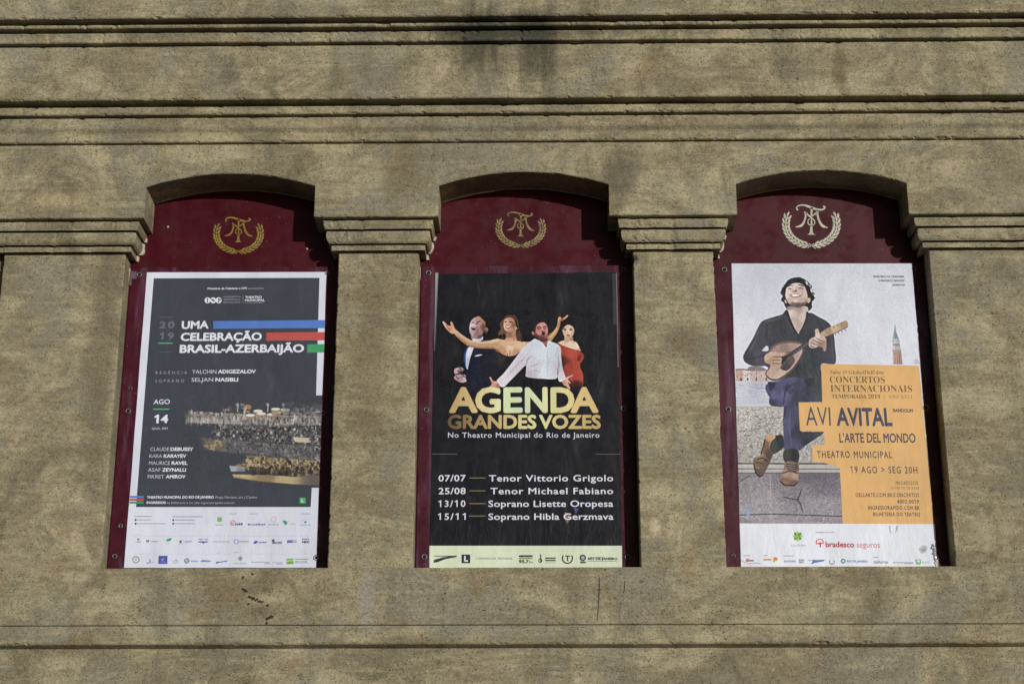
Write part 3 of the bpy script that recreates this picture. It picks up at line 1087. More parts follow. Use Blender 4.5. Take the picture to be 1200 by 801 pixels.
# =================================================================== poster 1
def poster_concert():
    q = [(172.3, 319), (382.8, 318.6), (370.2, 664.6), (145.3, 664.9)]
    c = P(258, 665, YSH)
    r = thing('poster', 'dark grey concert poster', 'poster', c)
    sheet('paper_sheet', q, (214, 217, 228), Y0, r)
    BG = (66, 70, 79)
    flat('dark_field', [([(180.2, 326), (374.4, 325.4), (370.3, 467.6), (377.5, 467.6), (373.9, 569.6), (365.4, 569.6), (364.1, 593.6), (159.4, 593.6)], BG)], Y1, r)
    Wt = (226, 228, 236)
    text('heading', [('Ministério da Cidadania e OPS', 'A', 528, 125, 726, 123, 10, Wt, .02), ('apresentam', 'A', 732, 123, 808, 122, 9, (170, 172, 182))], Y2, r)
    cir = []
    for x, rr in ((528, 15), (556, 15), (584, 15)):
        cir.append((cp('A', disc(x, 179, rr, 16)), Wt))
    for x in (528, 584):
        cir += [(cp('A', [(x - 3, 168), (x + 2, 168), (x + 3, 190), (x - 2, 190)]), BG)]
    cir += [(cp('A', [(546, 172), (562, 176), (566, 186), (560, 184), (548, 180)]), BG), (cp('A', [(590, 170), (596, 174), (592, 182), (586, 180)]), BG)]
    cir += [(cp('A', [(705, 154), (706.5, 154), (706.5, 195), (705, 195)]), (160, 163, 172))]
    flat('orchestra_logo', cir, Y2, r)
    g = (165, 168, 178)
    text('logo_line', [('ORQUESTRA', 'A', 608, 165, 694, 164, 7, g), ('SINFÔNICA', 'A', 608, 179, 694, 178, 7, g), ('BRASILEIRA', 'A', 608, 193, 694, 192, 7, g),
                            ('THEATRO', 'A', 716, 169, 800, 168, 11, Wt, .03), ('MUNICIPAL', 'A', 716, 184, 815, 183, 11, Wt, .03), ('DO RIO DE JANEIRO', 'A', 716, 194, 812, 193, 6, g)], Y2, r)
    yr = (106, 109, 120)
    text('year', [('20', 'A', 285, 320, 362, 318, 34, yr, .03, 1.25), ('19', 'A', 285, 376, 358, 374, 34, yr, .03, 1.25)], Y2, r)
    flat('year_rules', bars('A', (88, 165, 112), [(280, 353, 391, 6)]) + bars('A', (95, 98, 108), [(285, 350, 262, 3), (285, 345, 436, 3)]), Y2, r)
    text('title_line', [('UMA', 'A', 397, 323, 533, 321, 40, Wt, .035), ('CELEBRAÇÃO', 'A', 392, 383, 800, 381, 41, Wt, .035), ('BRASIL-AZERBAIJÃO', 'A', 387, 443, 1012, 440, 41, Wt, .035)], Y2, r)
    for nm, pts, colr in (('blue_bar', [(557, 283), (1118, 278), (1117, 318), (557, 322)], (84, 126, 205)), ('red_bar', [(823, 341), (1116, 338), (1115, 379), (823, 382)], (196, 82, 76)),
                          ('green_bar', [(1029, 400), (1115, 398), (1113, 440), (1029, 441)], (62, 158, 98))):
        flat(nm, [(cp('A', pts), colr)], Y2, r)
    g2 = (158, 160, 170)
    text('credit', [('REGÊNCIA', 'A', 267, 549, 425, 548, 14, g2, 0, 1.7), ('SOPRANO', 'A', 265, 590, 410, 589, 14, g2, 0, 1.7),
                     ('YALCHIN', 'A', 450, 547, 572, 546, 19, (205, 207, 216)), ('ADIGEZALOV', 'A', 580, 546, 770, 545, 19, Wt, .03),
                     ('SELJAN', 'A', 447, 587, 556, 586, 19, (205, 207, 216)), ('NASIBLI', 'A', 567, 586, 681, 586, 19, Wt, .03)], Y2, r)
    text('date', [('AGO', 'B', 218, 85, 287, 84, 20, Wt, .005), ('14', 'B', 219, 167, 280, 165, 36, Wt, .045), ('QUA, 20H', 'B', 211, 193, 278, 192, 9, (200, 202, 210), .01)], Y2, r)
    flat('date_rule', bars('B', (78, 168, 108), [(216, 285, 103, 6)]), Y2, r)
    ln = []
    for a, b, x0, xm, xn, x1, y in (('CLAUDE', 'DEBUSSY', 204, 284, 290, 387, 284), ('KARA', 'KARAYEV', 200, 254, 261, 357, 313), ('MAURICE', 'RAVEL', 198, 288, 295, 363, 343),
                                    ('ASAF', 'ZEYNALLI', 194, 248, 255, 356, 372), ('FIKRET', 'AMIROV', 193, 263, 270, 354, 401)):
        ln += [(a, 'B', x0, y, xm, y, 15, (196, 198, 208)), (b, 'B', xn, y, x1, y, 15, Wt, .03)]
    text('composer_name', ln, Y3, r)
    flat('colour_stripes', [(cp('B', [(118, 475), (176, 476), (176, 485), (118, 484)]), (84, 126, 205)), (cp('B', [(117, 487), (176, 488), (175, 497), (117, 496)]), (196, 82, 76)),
                            (cp('B', [(116, 499), (175, 500), (175, 509), (116, 508)]), (62, 158, 98))], Y2, r)
    text('venue_line', [('THEATRO MUNICIPAL DO RIO DE JANEIRO', 'B', 190, 487, 475, 486, 11, Wt, .03), ('Praça Floriano, s/n | Centro', 'B', 482, 486, 660, 486, 10, (180, 182, 192)),
                        ('INGRESSOS', 'B', 188, 509, 270, 509, 10, Wt, .03), ('na bilheteria e no site ingressorapido.com.br', 'B', 274, 509, 565, 509, 9, (180, 182, 192))], Y2, r)
    flat('rating_square', [(cp('B', [(841, 483), (867, 483), (867, 508), (841, 508)]), (72, 178, 92))], Y2, r)
    text('rating_letter', [('L', 'B', 849, 502, 859, 502, 13, Wt, .03)], Y3, r)
    # picture of the orchestra on tiers of a stage, fading into the grey
    p = Pic(213, 463, 377.6, 571, 2.5, BG)
    p.c = 'Q'
    def tier(pts, pal, n, sz, seed, base):
        rg = random.Random(seed)
        pp = p.at(pts)
        p.fill(pts, base, 1, .5, False)
        x0, x1 = min(a for a, b in pts), max(a for a, b in pts)
        y0, y1 = min(b for a, b in pts), max(b for a, b in pts)
        def inside(x, y):
            ins = False
            for i in range(len(pts)):
                (xa, ya), (xb, yb) = pts[i], pts[(i + 1) % len(pts)]
                if (ya > y) != (yb > y) and x < (xb - xa) * (y - ya) / (yb - ya) + xa:
                    ins = not ins
            return ins
        k = 0
        while k < n:
            x, y = rg.uniform(x0, x1), rg.uniform(y0, y1)
            if not inside(x, y):
                k += .3
                continue
            c_ = rg.choice(pal)
            w_, h_ = rg.uniform(.4, 1) * sz[0], rg.uniform(.4, 1) * sz[1]
            sk = rg.uniform(-.5, .5) * w_
            p.fill([(x - w_ / 2, y - h_ / 2), (x + w_ / 2 + sk * .3, y - h_ / 2), (x + w_ / 2 + sk, y + h_ / 2), (x - w_ / 2 + sk, y + h_ / 2)], c_, rg.uniform(.45, .95), .15, False)
            k += 1
    lt, dk = (186, 176, 160), (62, 58, 60)
    tier([(850, 80), (1120, 90), (1112, 190), (850, 185), (780, 160)], [(110, 112, 112), (75, 78, 82), (140, 136, 128), (62, 66, 74)], 130, (40, 26), 1, (80, 82, 88))
    tier([(310, 108), (560, 88), (560, 170), (480, 182), (315, 160)], [(168, 140, 118), (60, 60, 66), (120, 88, 66), (66, 70, 79), (66, 70, 79)], 60, (34, 26), 2, (74, 74, 80))
    p.line([(505, 160), (530, 95)], 10, (200, 180, 150)); p.fill([(520, 95), (560, 100), (555, 130), (530, 125)], (165, 125, 90))
    tier([(45, 148), (260, 155), (480, 168), (1112, 188), (1110, 250), (850, 262), (600, 258), (300, 247), (50, 235)], [lt, (150, 144, 138), (100, 96, 96), dk, (205, 200, 190), (128, 120, 112), (140, 122, 112)], 620, (15, 40), 3, (122, 118, 114))
    for k in range(16):
        p.dot(70 + k * 26 + (k % 3) * 4, 212 + k * 1.2, 12, (176, 170, 160), .6, .15, 24)
    tier([(285, 262), (1108, 268), (1106, 412), (900, 400), (640, 378), (380, 360), (245, 325)], [(48, 46, 50), (40, 40, 46), (150, 146, 140), (98, 92, 90), (200, 196, 186), (118, 102, 92), (70, 74, 84), (55, 55, 60)], 900, (17, 24), 4, (84, 80, 82))
    tier([(165, 348), (400, 362), (700, 392), (1106, 416), (1104, 526), (860, 512), (600, 482), (400, 462), (190, 440)], [(110, 108, 112), (70, 72, 80), (140, 138, 140), (92, 92, 98), (124, 108, 88), (60, 62, 70)], 760, (18, 28), 5, (98, 97, 102))
    tier([(175, 355), (300, 372), (370, 400), (350, 446), (200, 440)], [(176, 150, 98), (96, 90, 84), (120, 104, 80)], 40, (40, 24), 15, (108, 100, 90))
    tier([(520, 488), (760, 508), (1103, 532), (1098, 640), (900, 640), (640, 610), (395, 570), (490, 555)], [(178, 150, 92), (196, 170, 112), (64, 56, 48), (110, 84, 58), (206, 186, 140), (80, 72, 66), (100, 76, 62), (46, 42, 44)], 420, (22, 34), 6, (160, 136, 88))
    p.fill([(390, 566), (510, 575), (515, 612), (405, 612)], [(400, 580, (190, 192, 192)), (500, 600, (140, 144, 152))], .95, .3, False)
    p.line([(400, 590), (512, 600)], 3, (110, 112, 120), .6)
    p.fill([(415, 635), (700, 640), (900, 655), (1096, 640), (1092, 722), (900, 712), (640, 690), (425, 662)], [(430, 650, (206, 178, 110)), (800, 680, (196, 170, 112)), (1090, 700, (104, 96, 84)), (700, 640, (150, 124, 80))], 1, .5, False)
    for k in range(26):
        p.line([(620 + k * 18, 655 + k * .5), (622 + k * 18, 700)], 3, (130, 108, 70), .35)
    for k in range(9):
        x = 585 + k * 52 + (k * 37 % 23)
        p.fill([(x - 14, 582 + k % 3 * 8), (x + 10, 575), (x + 16 + k % 2 * 12, 634), (x - 24, 640 - k % 3 * 8)], (52, 44, 42), .6 + .1 * (k % 3), .5)
        p.dot(x - 2, 566, 8, (150, 112, 84), .9)
    # rails and tier edges
    for y0_, y1_, xa, xb, colr in ((240, 262, 60, 1108, (50, 50, 54)), (370, 412, 420, 1106, (52, 52, 58)), (460, 528, 400, 1104, (58, 54, 50)), (575, 640, 500, 1098, (66, 54, 40)), (165, 190, 260, 1110, (200, 194, 180))):
        p.line([(xa, y0_), (xb, y1_)], 4, colr, .4)
    for x, y in ((615, 143), (640, 163), (720, 170), (555, 176), (758, 152), (826, 132), (752, 128)):
        p.fill([(x - 36, y), (x + 34, y), (x + 22, y + 32), (x - 22, y + 32)], (158, 128, 92), .8, .3)
        p.dot(x, y, 36, (222, 220, 206), .95, .2, 11)
    for x in (690, 812, 455):
        p.line([(x, 150), (x + 4, 92)], 6, (178, 178, 172), .8)
        p.dot(x, 92, 12, (188, 186, 176), .7)
    p.fill([(885, 345), (1015, 352), (1012, 388), (905, 384)], (206, 192, 150), .95, .2, False)
    for k in range(5):
        p.line([(1060, 150 + k * 90), (1104, 150 + k * 96)], 5, (196, 192, 184), .6)
    # tiers dissolve into the ground colour at the far left
    for k in range(14):
        x = 10 + k * 9
        p.fill([(x - 16, 120), (x, 120), (x, 470), (x - 16, 470)], BG, max(0, .9 - k * .09), .3, False)
    for pts in ([(240, 250), (300, 262), (250, 300), (236, 336)], [(150, 340), (215, 350), (190, 400), (230, 450), (150, 450)], [(380, 470), (540, 480), (500, 520), (470, 560), (380, 560)], [(400, 655), (520, 676), (620, 700), (400, 710)], [(840, 70), (1110, 76), (1110, 110), (900, 120), (820, 140)]):
        p.fill(pts, BG, .7, 2.0)
    p.grain(5, .7, 3)
    p.build('stage_photograph', Y2, r, 'photograph of an orchestra on lit stage tiers', cut=((213, 213), (377.5, 373.9)), desat=.30, sharp=.15)
    # sponsors
    gy = (150, 153, 164)
    flat('small_print', bars('R', gy, [(165, 345, 130, 8), (190, 345, 168, 8), (190, 497, 209, 8), (570, 905, 133, 8), (600, 815, 170, 8), (605, 815, 209, 8)]) +
         bars('R', (60, 62, 80), [(165, 184, 163, 20), (165, 184, 203, 20), (572, 592, 165, 18), (572, 592, 204, 18)]) +
         bars('R', (188, 190, 198), [(165, 240, 330, 5), (160, 1200, 540, 2), (120, 1200, 345, 2)]) +
         bars('T', (160, 163, 172), [(175, 255, 103, 7), (385, 480, 103, 7), (945, 1050, 103, 7), (0, 180, 404, 8), (215, 360, 640, 7), (410, 610, 625, 8), (555, 610, 641, 8), (645, 750, 630, 6), (680, 755, 645, 7), (220, 275, 522, 6), (35, 70, 527, 5)]) +
         bars('T', (190, 192, 200), [(120, 1050, 345, 2), (340, 1030, 539, 2)]), Y1, r)
    flat('culture_logo', flower('T', 68, 168, 32, (96, 160, 92), (170, 196, 96)) + bars('T', (150, 160, 170), [(22, 108, 222, 8)]), Y1, r)
    nb, bl = (58, 54, 84), (70, 80, 176)
    flat('energy_logo', ringpoly('T', 212, 205, 30, 8, (206, 120, 124)) + ringpoly('T', 205, 212, 16, 6, (196, 92, 98)), Y1, r)
    text('sponsor_name', [('nts', 'T', 240, 232, 318, 228, 30, nb, .04), ('Brookfield', 'T', 372, 232, 560, 230, 20, bl, .03), ('eneva', 'T', 600, 230, 706, 229, 18, (130, 130, 138), .01),
                          ('VALE', 'T', 828, 222, 890, 221, 13, (150, 155, 150)), ('Petrobras', 'T', 944, 231, 1050, 231, 11, (84, 110, 170))], Y1, r)
    flat('sponsor_mark', ringpoly('T', 655, 168, 34, 8, (206, 184, 186), 60, 360) + ringpoly('T', 648, 165, 30, 6, (184, 196, 190), 0, 180) +
         [(cp('T', [(748, 180), (782, 182), (800, 200), (792, 226), (776, 224)]), (44, 150, 134)), (cp('T', [(796, 190), (822, 182), (800, 212)]), (214, 196, 84)),
          (cp('T', [(505, 176), (509, 176), (509, 190), (505, 190)]), bl), (cp('T', [(983, 190), (1003, 184), (1012, 196), (996, 208), (983, 204)]), (70, 150, 150))] + ringpoly('T', 975, 190, 24, 3, (150, 164, 190), 170, 300), Y1, r)
    flat('sponsor_mark', [(cp('R', disc(203, 382, 12)), (120, 120, 126)), (cp('R', [(175, 404), (232, 404), (232, 418), (175, 418)]), (170, 170, 178)),
                          (cp('R', [(288, 392), (306, 392), (302, 414), (294, 414)]), (66, 68, 90)), (cp('R', [(308, 390), (326, 390), (316, 414), (308, 412)]), (66, 68, 90)),
                          (cp('R', [(340, 402), (420, 402), (420, 411), (340, 411)]), gy),
                          (cp('R', [(502, 402), (520, 374), (568, 368), (554, 398), (516, 406)]), (60, 166, 116)), (cp('R', [(500, 426), (540, 426), (540, 433), (500, 433)]), (170, 200, 190)),
                          (cp('R', disc(662, 410, 14)), (96, 104, 120)), (cp('R', [(634, 388), (696, 388), (696, 396), (634, 396)]), (178, 200, 140)), (cp('R', [(634, 428), (696, 428), (696, 434), (634, 434)]), (178, 200, 140)),
                          (cp('R', [(704, 398), (790, 398), (790, 405), (704, 405)]), (150, 160, 200)), (cp('R', [(704, 412), (776, 412), (776, 418), (704, 418)]), (150, 160, 200)),
                          (cp('R', [(852, 376), (905, 376), (900, 388), (852, 386)]), (140, 150, 200)), (cp('R', [(918, 376), (962, 376), (962, 386), (918, 388)]), (140, 150, 200)),
                          (cp('R', [(854, 404), (962, 404), (950, 416), (918, 418), (908, 430), (892, 416), (856, 416)]), (60, 76, 180))], Y1, r)
    flat('sponsor_mark', ringpoly('T', 248, 408, 27, 8, (120, 132, 190)) + [(cp('T', [(280, 402), (388, 402), (388, 412), (280, 412)]), gy),
                          (cp('T', [(432, 430), (444, 402), (474, 396), (462, 428)]), bl), (cp('T', [(450, 400), (484, 400), (476, 424), (466, 424)]), (90, 104, 190)),
                          (cp('T', disc(648, 396, 16)), (90, 96, 120)), (cp('T', [(796, 392), (856, 388), (856, 420), (796, 422)]), (132, 134, 190)), (cp('T', [(862, 388), (902, 388), (902, 420), (862, 420)]), (176, 178, 206))], Y1, r)
    text('sponsor_name', [('cedae', 'T', 490, 423, 575, 421, 16, bl, .03), ('BNDES', 'T', 638, 432, 742, 430, 24, (78, 80, 112), .03), ('WBC', 'T', 800, 418, 860, 416, 18, (92, 92, 170), .04),
                          ('MAPA', 'T', 962, 388, 1040, 387, 15, (74, 74, 84), .03), ('MDC', 'T', 962, 424, 1042, 422, 24, (50, 50, 60), .05)], Y2, r)
    flat('sponsor_mark', ringpoly('R', 178, 602, 40, 12, (150, 146, 134)) + [(cp('R', disc(178, 600, 12)), (176, 170, 156))] +
         [(cp('R', [(290, 632), (310, 636), (330, 622), (328, 606), (316, 598), (322, 592), (338, 606), (338, 626), (318, 642), (290, 642)]), (110, 118, 180)), (cp('R', [(330, 628), (378, 628), (378, 633), (330, 633)]), (170, 176, 206)),
          (cp('R', [(424, 560), (520, 560), (518, 648), (420, 648)]), (84, 88, 168)), (cp('R', [(450, 588), (462, 600), (470, 588), (480, 588), (470, 612), (458, 612)]), (170, 172, 214)), (cp('R', [(444, 624), (498, 624), (498, 629), (444, 629)]), (160, 162, 208))] +
         ringpoly('R', 607, 616, 30, 6, (160, 164, 172), -20, 200) + [(cp('R', disc(612, 612, 10)), (140, 144, 152))] +
         ringpoly('R', 728, 614, 29, 10, (112, 124, 140)) + [(cp('R', disc(728, 616, 14)), (150, 168, 190)), (cp('R', [(772, 612), (850, 612), (850, 624), (772, 624)]), (140, 160, 200)),
          (cp('R', [(878, 614), (900, 604), (985, 612), (985, 626), (878, 626)]), (120, 144, 194)), (cp('R', [(1040, 644), (1050, 622), (1090, 624), (1170, 610), (1160, 624), (1080, 634), (1056, 644)]), (96, 116, 200))], Y1, r)
    flat('sponsor_mark', ringpoly('T', 291, 590, 22, 6, (84, 86, 104)) + [(cp('T', disc(291, 590, 12)), (130, 132, 148))] +
         [(cp('T', [(793, 592), (868, 590), (868, 650), (790, 650)]), (112, 170, 84)), (cp('T', [(793, 612), (868, 604), (868, 614), (820, 622), (793, 630)]), (214, 214, 96)), (cp('T', [(800, 626), (836, 620), (830, 628), (802, 632)]), (66, 84, 150))] +
         bars('T', (128, 150, 138), [(884, 1030, 592, 8)]), Y1, r)
    text('sponsor_name', [('BRASIL', 'T', 886, 640, 1026, 638, 26, (122, 150, 134), .0)], Y2, r)
    return r

# =================================================================== poster 2
def poster_voices():
    q = [(510.3, 321), (723.3, 318.6), (729.0, 665.3), (503.2, 665.6)]
    r = thing('poster', 'black poster with four opera singers above large gold lettering and a pale green foot', 'poster', P(616, 665, YSH))
    BG = (25, 26, 32)
    sheet('paper_sheet', q, BG, Y0, r)
    flat('pale_strip', [(cp('D', [(77.8, 697), (830, 697), (831, 785), (77.5, 786)]), (212, 222, 188))], Y1, r)
    p = Pic(514, 364, 700, 458, 3.0, BG)
    p.c = 'N'
    # plain dark backdrop
    p.fill([(-20, 20), (1500, 20), (1500, 760), (-20, 760)], (22, 22, 27), 1, 4, False)
    # man in the dark suit
    p.fill([(300, 372), (262, 470), (262, 560), (300, 650), (305, 800), (620, 800), (620, 520), (600, 410), (520, 370), (445, 285), (400, 300)],
           [(320, 420, (28, 34, 60)), (300, 560, (22, 26, 48)), (480, 480, (26, 27, 44)), (560, 600, (22, 22, 34)), (420, 700, (24, 28, 48)), (600, 480, (34, 34, 46))], 1, .4)
    p.line([(312, 372), (282, 430), (276, 500), (290, 566)], [26, 22, 16, 8], (52, 84, 140), .9, .4)
    p.fill([(318, 372), (372, 372), (350, 450), (322, 540), (308, 578), (292, 566), (286, 500), (292, 430)], [(330, 400, (222, 228, 238)), (300, 540, (180, 186, 200)), (350, 400, (200, 208, 220))])
    p.line([(372, 380), (340, 470), (312, 570)], [18, 20, 10], (20, 24, 46), .95)
    p.fill([(342, 262), (420, 262), (452, 284), (428, 318), (372, 330), (345, 300)], [(380, 300, (216, 220, 230)), (350, 270, (150, 120, 120)), (430, 290, (196, 200, 214))])
    p.fill([(345, 240), (440, 225), (440, 280), (400, 296), (352, 286)], [(360, 260, (170, 132, 128)), (430, 250, (108, 74, 68))])
    p.fill([(322, 225), (322, 180), (336, 132), (372, 96), (420, 86), (460, 104), (480, 150), (478, 205), (452, 240), (420, 262), (372, 268), (338, 258)],
           [(345, 120, (196, 164, 166)), (400, 95, (186, 142, 120)), (450, 110, (176, 124, 80)), (350, 175, (214, 186, 192)), (400, 150, (184, 144, 142)), (345, 240, (186, 156, 162)), (410, 220, (170, 126, 122)), (460, 190, (110, 76, 66)), (390, 252, (150, 112, 110))])
    p.fill([(420, 84), (466, 94), (496, 130), (508, 190), (470, 250), (448, 245), (470, 190), (470, 140)], (26, 20, 22), .95, .4)
    p.fill([(462, 198), (486, 190), (498, 210), (488, 236), (464, 238)], [(480, 205, (150, 108, 84)), (470, 230, (96, 64, 56))])
    p.fill([(338, 192), (352, 182), (374, 188), (380, 204), (364, 216), (344, 208)], (42, 22, 28))
    p.line([(346, 188), (372, 192)], 5, (214, 204, 206), .9)
    p.line([(345, 150), (362, 140)], 6, (90, 62, 66), .8); p.line([(390, 140), (424, 130)], 8, (92, 66, 66), .8); p.line([(352, 150), (348, 176)], 7, (226, 200, 204), .7)
    p.line([(382, 158), (408, 150)], 6, (74, 50, 56), .8)
    p.line([(384, 180), (402, 206), (396, 232)], 5, (128, 90, 92), .7)
    p.line([(372, 458), (404, 450), (440, 444)], [6, 14, 6], (206, 210, 220))
    p.fill([(178, 600), (190, 572), (240, 560), (268, 574), (262, 600), (248, 622), (280, 630), (312, 660), (300, 690), (252, 706), (214, 692), (176, 664), (188, 636)],
           [(200, 590, (196, 168, 172)), (250, 575, (160, 120, 124)), (230, 640, (184, 150, 152)), (290, 670, (206, 176, 176)), (190, 655, (172, 140, 146)), (245, 612, (70, 50, 58))])
    p.line([(188, 628), (232, 622), (254, 604)], 7, (52, 36, 44), .9); p.line([(196, 596), (232, 590)], 4, (96, 66, 74), .7); p.line([(214, 664), (262, 650)], 4, (110, 80, 86), .6)
    for a_, b_ in (((196, 640), (216, 676)), ((214, 588), (220, 612)), ((262, 640), (292, 664)), ((232, 566), (246, 584))):
        p.line([a_, b_], 5, (84, 54, 62), .7)
    p.fill([(286, 640), (318, 650), (318, 696), (300, 700)], (18, 22, 44), .95)
    # woman in black: hair, neck, arm, shoulders
    p.fill([(640, 110), (668, 80), (720, 72), (764, 92), (786, 140), (786, 210), (812, 262), (806, 330), (768, 336), (738, 300), (680, 300), (650, 250), (600, 262), (594, 236), (620, 200), (612, 150)],
           [(640, 120, (96, 66, 50)), (720, 80, (88, 58, 42)), (780, 160, (52, 34, 28)), (800, 290, (90, 58, 44)), (616, 220, (110, 76, 60)), (700, 300, (40, 26, 24))], 1, .5)
    for k in range(12):
        p.line([(606 + k * 3, 150 + k * 14), (618 + k * 2, 170 + k * 13)], 5, (140, 100, 78), .35)
        p.line([(766 + k * 3, 110 + k * 17), (776 + k * 3, 132 + k * 17)], 6, (128, 86, 62), .35)
    p.fill([(668, 215), (750, 205), (756, 260), (768, 318), (720, 345), (648, 330), (664, 280)], [(690, 250, (150, 104, 76)), (740, 240, (176, 128, 96)), (700, 320, (208, 160, 124)), (680, 220, (110, 72, 54))])
    p.fill([(520, 318), (580, 296), (650, 306), (700, 322), (760, 314), (830, 322), (930, 322), (1000, 300), (1010, 360), (900, 420), (800, 440), (700, 458), (630, 440), (590, 424), (556, 376)],
           [(560, 320, (214, 166, 124)), (650, 330, (216, 172, 134)), (700, 380, (228, 190, 152)), (620, 400, (196, 146, 108)), (800, 360, (222, 184, 144)), (900, 350, (214, 172, 130)), (760, 430, (190, 144, 110)), (590, 420, (150, 96, 68))])
    p.fill([(588, 424), (640, 448), (700, 464), (764, 448), (800, 426), (790, 470), (700, 490), (600, 480)], [(620, 450, (70, 56, 62)), (700, 476, (38, 30, 36)), (770, 450, (58, 44, 50))], .9, .3)
    for k in range(9):
        p.line([(600 + k * 20, 436 + (k % 4) * 8), (606 + k * 18, 480)], 4, (84, 70, 78) if k % 2 else (20, 16, 20), .5)
    for k in range(9):
        p.line([(772 + k * 4, 170 + k * 16), (790 + k * 3, 210 + k * 14), (778 + k * 4, 240 + k * 11)], [6, 9, 5], (104, 72, 54) if k % 2 else (34, 22, 22), .6)
    p.line([(690, 345), (712, 352), (740, 340)], 6, (176, 126, 94), .6); p.line([(700, 400), (702, 448)], 8, (176, 124, 92), .6)
    p.fill([(590, 424), (640, 446), (700, 462), (760, 446), (800, 424), (810, 560), (700, 660), (640, 720), (590, 700), (596, 560)], [(620, 480, (52, 38, 44)), (700, 500, (24, 20, 26)), (760, 460, (40, 28, 34)), (650, 640, (22, 20, 26))], 1, .4)
    p.fill([(642, 150), (652, 116), (690, 96), (728, 104), (752, 140), (754, 188), (728, 220), (696, 234), (664, 222), (644, 190)],
           [(665, 130, (214, 164, 132)), (710, 110, (186, 132, 102)), (660, 190, (224, 178, 146)), (740, 160, (146, 98, 74)), (700, 225, (196, 146, 114)), (690, 150, (206, 160, 130))])
    p.line([(652, 138), (672, 132)], 6, (66, 40, 34), .9); p.line([(694, 138), (722, 140)], 7, (66, 40, 34), .9); p.line([(680, 140), (672, 164)], 5, (232, 190, 160), .6)
    p.line([(666, 166), (684, 168)], 5, (140, 88, 70), .7)
    p.fill([(660, 176), (684, 184), (708, 182), (692, 198), (670, 194)], (126, 44, 46)); p.line([(665, 182), (684, 187), (700, 184)], 6, (238, 232, 226))
    p.fill([(742, 184), (764, 184), (768, 204), (752, 214)], (196, 146, 108))
    p.line([(176, 214), (215, 258), (262, 298), (320, 336), (380, 350), (450, 356), (540, 350), (600, 340)], [36, 42, 48, 58, 62, 60, 74, 100], (200, 156, 116), 1, .3)
    p.line([(200, 226), (262, 270), (330, 316), (420, 330), (540, 318), (600, 308)], [10, 12, 16, 20, 26, 20], (236, 204, 168), .75, .6)
    p.line([(196, 260), (262, 316), (320, 362), (420, 380), (540, 378), (586, 414)], [8, 10, 12, 10, 14, 10], (140, 86, 58), .8, .6)
    p.fill([(70, 142), (84, 134), (118, 168), (148, 172), (142, 142), (156, 134), (174, 168), (188, 206), (196, 238), (160, 248), (122, 222), (100, 196)],
           [(90, 150, (224, 176, 148)), (150, 150, (206, 150, 116)), (130, 200, (190, 128, 98)), (170, 220, (214, 164, 128)), (120, 180, (226, 176, 146))])
    p.line([(96, 160), (124, 200)], 4, (140, 84, 62), .6); p.line([(108, 166), (140, 210)], 4, (150, 92, 68), .5)
    # tenor in the white shirt
    p.c = 'O'
    p.line([(340, 306), (372, 268), (404, 236), (426, 196), (436, 168)], [60, 50, 40, 30, 22], (188, 138, 92), 1, .3)
    p.line([(352, 286), (392, 244), (420, 200)], [8, 10, 8], (224, 182, 134), .7, .4)
    p.fill([(424, 176), (426, 140), (434, 98), (452, 86), (462, 100), (486, 98), (516, 74), (526, 82), (500, 108), (474, 126), (456, 134), (448, 178)], [(440, 110, (206, 156, 108)), (500, 92, (216, 168, 124)), (440, 160, (176, 124, 82)), (465, 120, (150, 98, 64))])
    p.fill([(120, 660), (300, 668), (472, 660), (500, 700), (510, 780), (90, 780)], (17, 17, 22), 1, .4)
    # woman in red
    p.fill([(470, 240), (464, 190), (478, 156), (510, 128), (548, 124), (584, 150), (596, 196), (590, 250), (570, 300), (490, 296)], (18, 13, 16), 1, .4)
    p.dot(535, 128, 38, (18, 13, 16), .9, .5)
    p.fill([(494, 278), (568, 280), (574, 312), (606, 330), (632, 376), (642, 412), (560, 388), (480, 362), (430, 336), (456, 318), (490, 306)],
           [(520, 300, (196, 160, 128)), (540, 340, (228, 202, 168)), (460, 335, (220, 188, 150)), (610, 370, (232, 208, 176)), (630, 405, (190, 150, 118)), (550, 286, (160, 122, 96))])
    p.fill([(472, 218), (478, 184), (500, 156), (536, 150), (568, 170), (582, 210), (574, 256), (548, 292), (520, 298), (492, 274)],
           [(500, 190, (214, 182, 152)), (550, 190, (218, 190, 160)), (485, 230, (206, 174, 144)), (572, 230, (208, 178, 148)), (530, 285, (196, 156, 128)), (525, 230, (224, 196, 166))])
    p.fill([(556, 190), (580, 206), (576, 254), (552, 288), (536, 292), (560, 250)], (196, 160, 132), .6, .8)
    p.fill([(478, 190), (486, 176), (492, 230), (500, 270), (486, 258)], (190, 154, 126), .6, .6)
    p.fill([(470, 216), (478, 176), (506, 148), (550, 146), (580, 170), (588, 216), (572, 186), (540, 166), (512, 168), (490, 186)], (20, 14, 17), .95, .25)
    for x0, x1 in ((484, 508), (540, 566)):
        p.line([(x0, 204), ((x0 + x1) / 2, 197), (x1, 204)], 5, (78, 52, 44), .9); p.line([(x0 + 2, 213), (x1 - 2, 213)], 7, (44, 30, 30), .85)
    p.line([(522, 218), (518, 240), (530, 246)], 4, (178, 136, 108), .7)
    p.fill([(508, 260), (526, 256), (546, 260), (528, 270)], (168, 78, 66), .95)
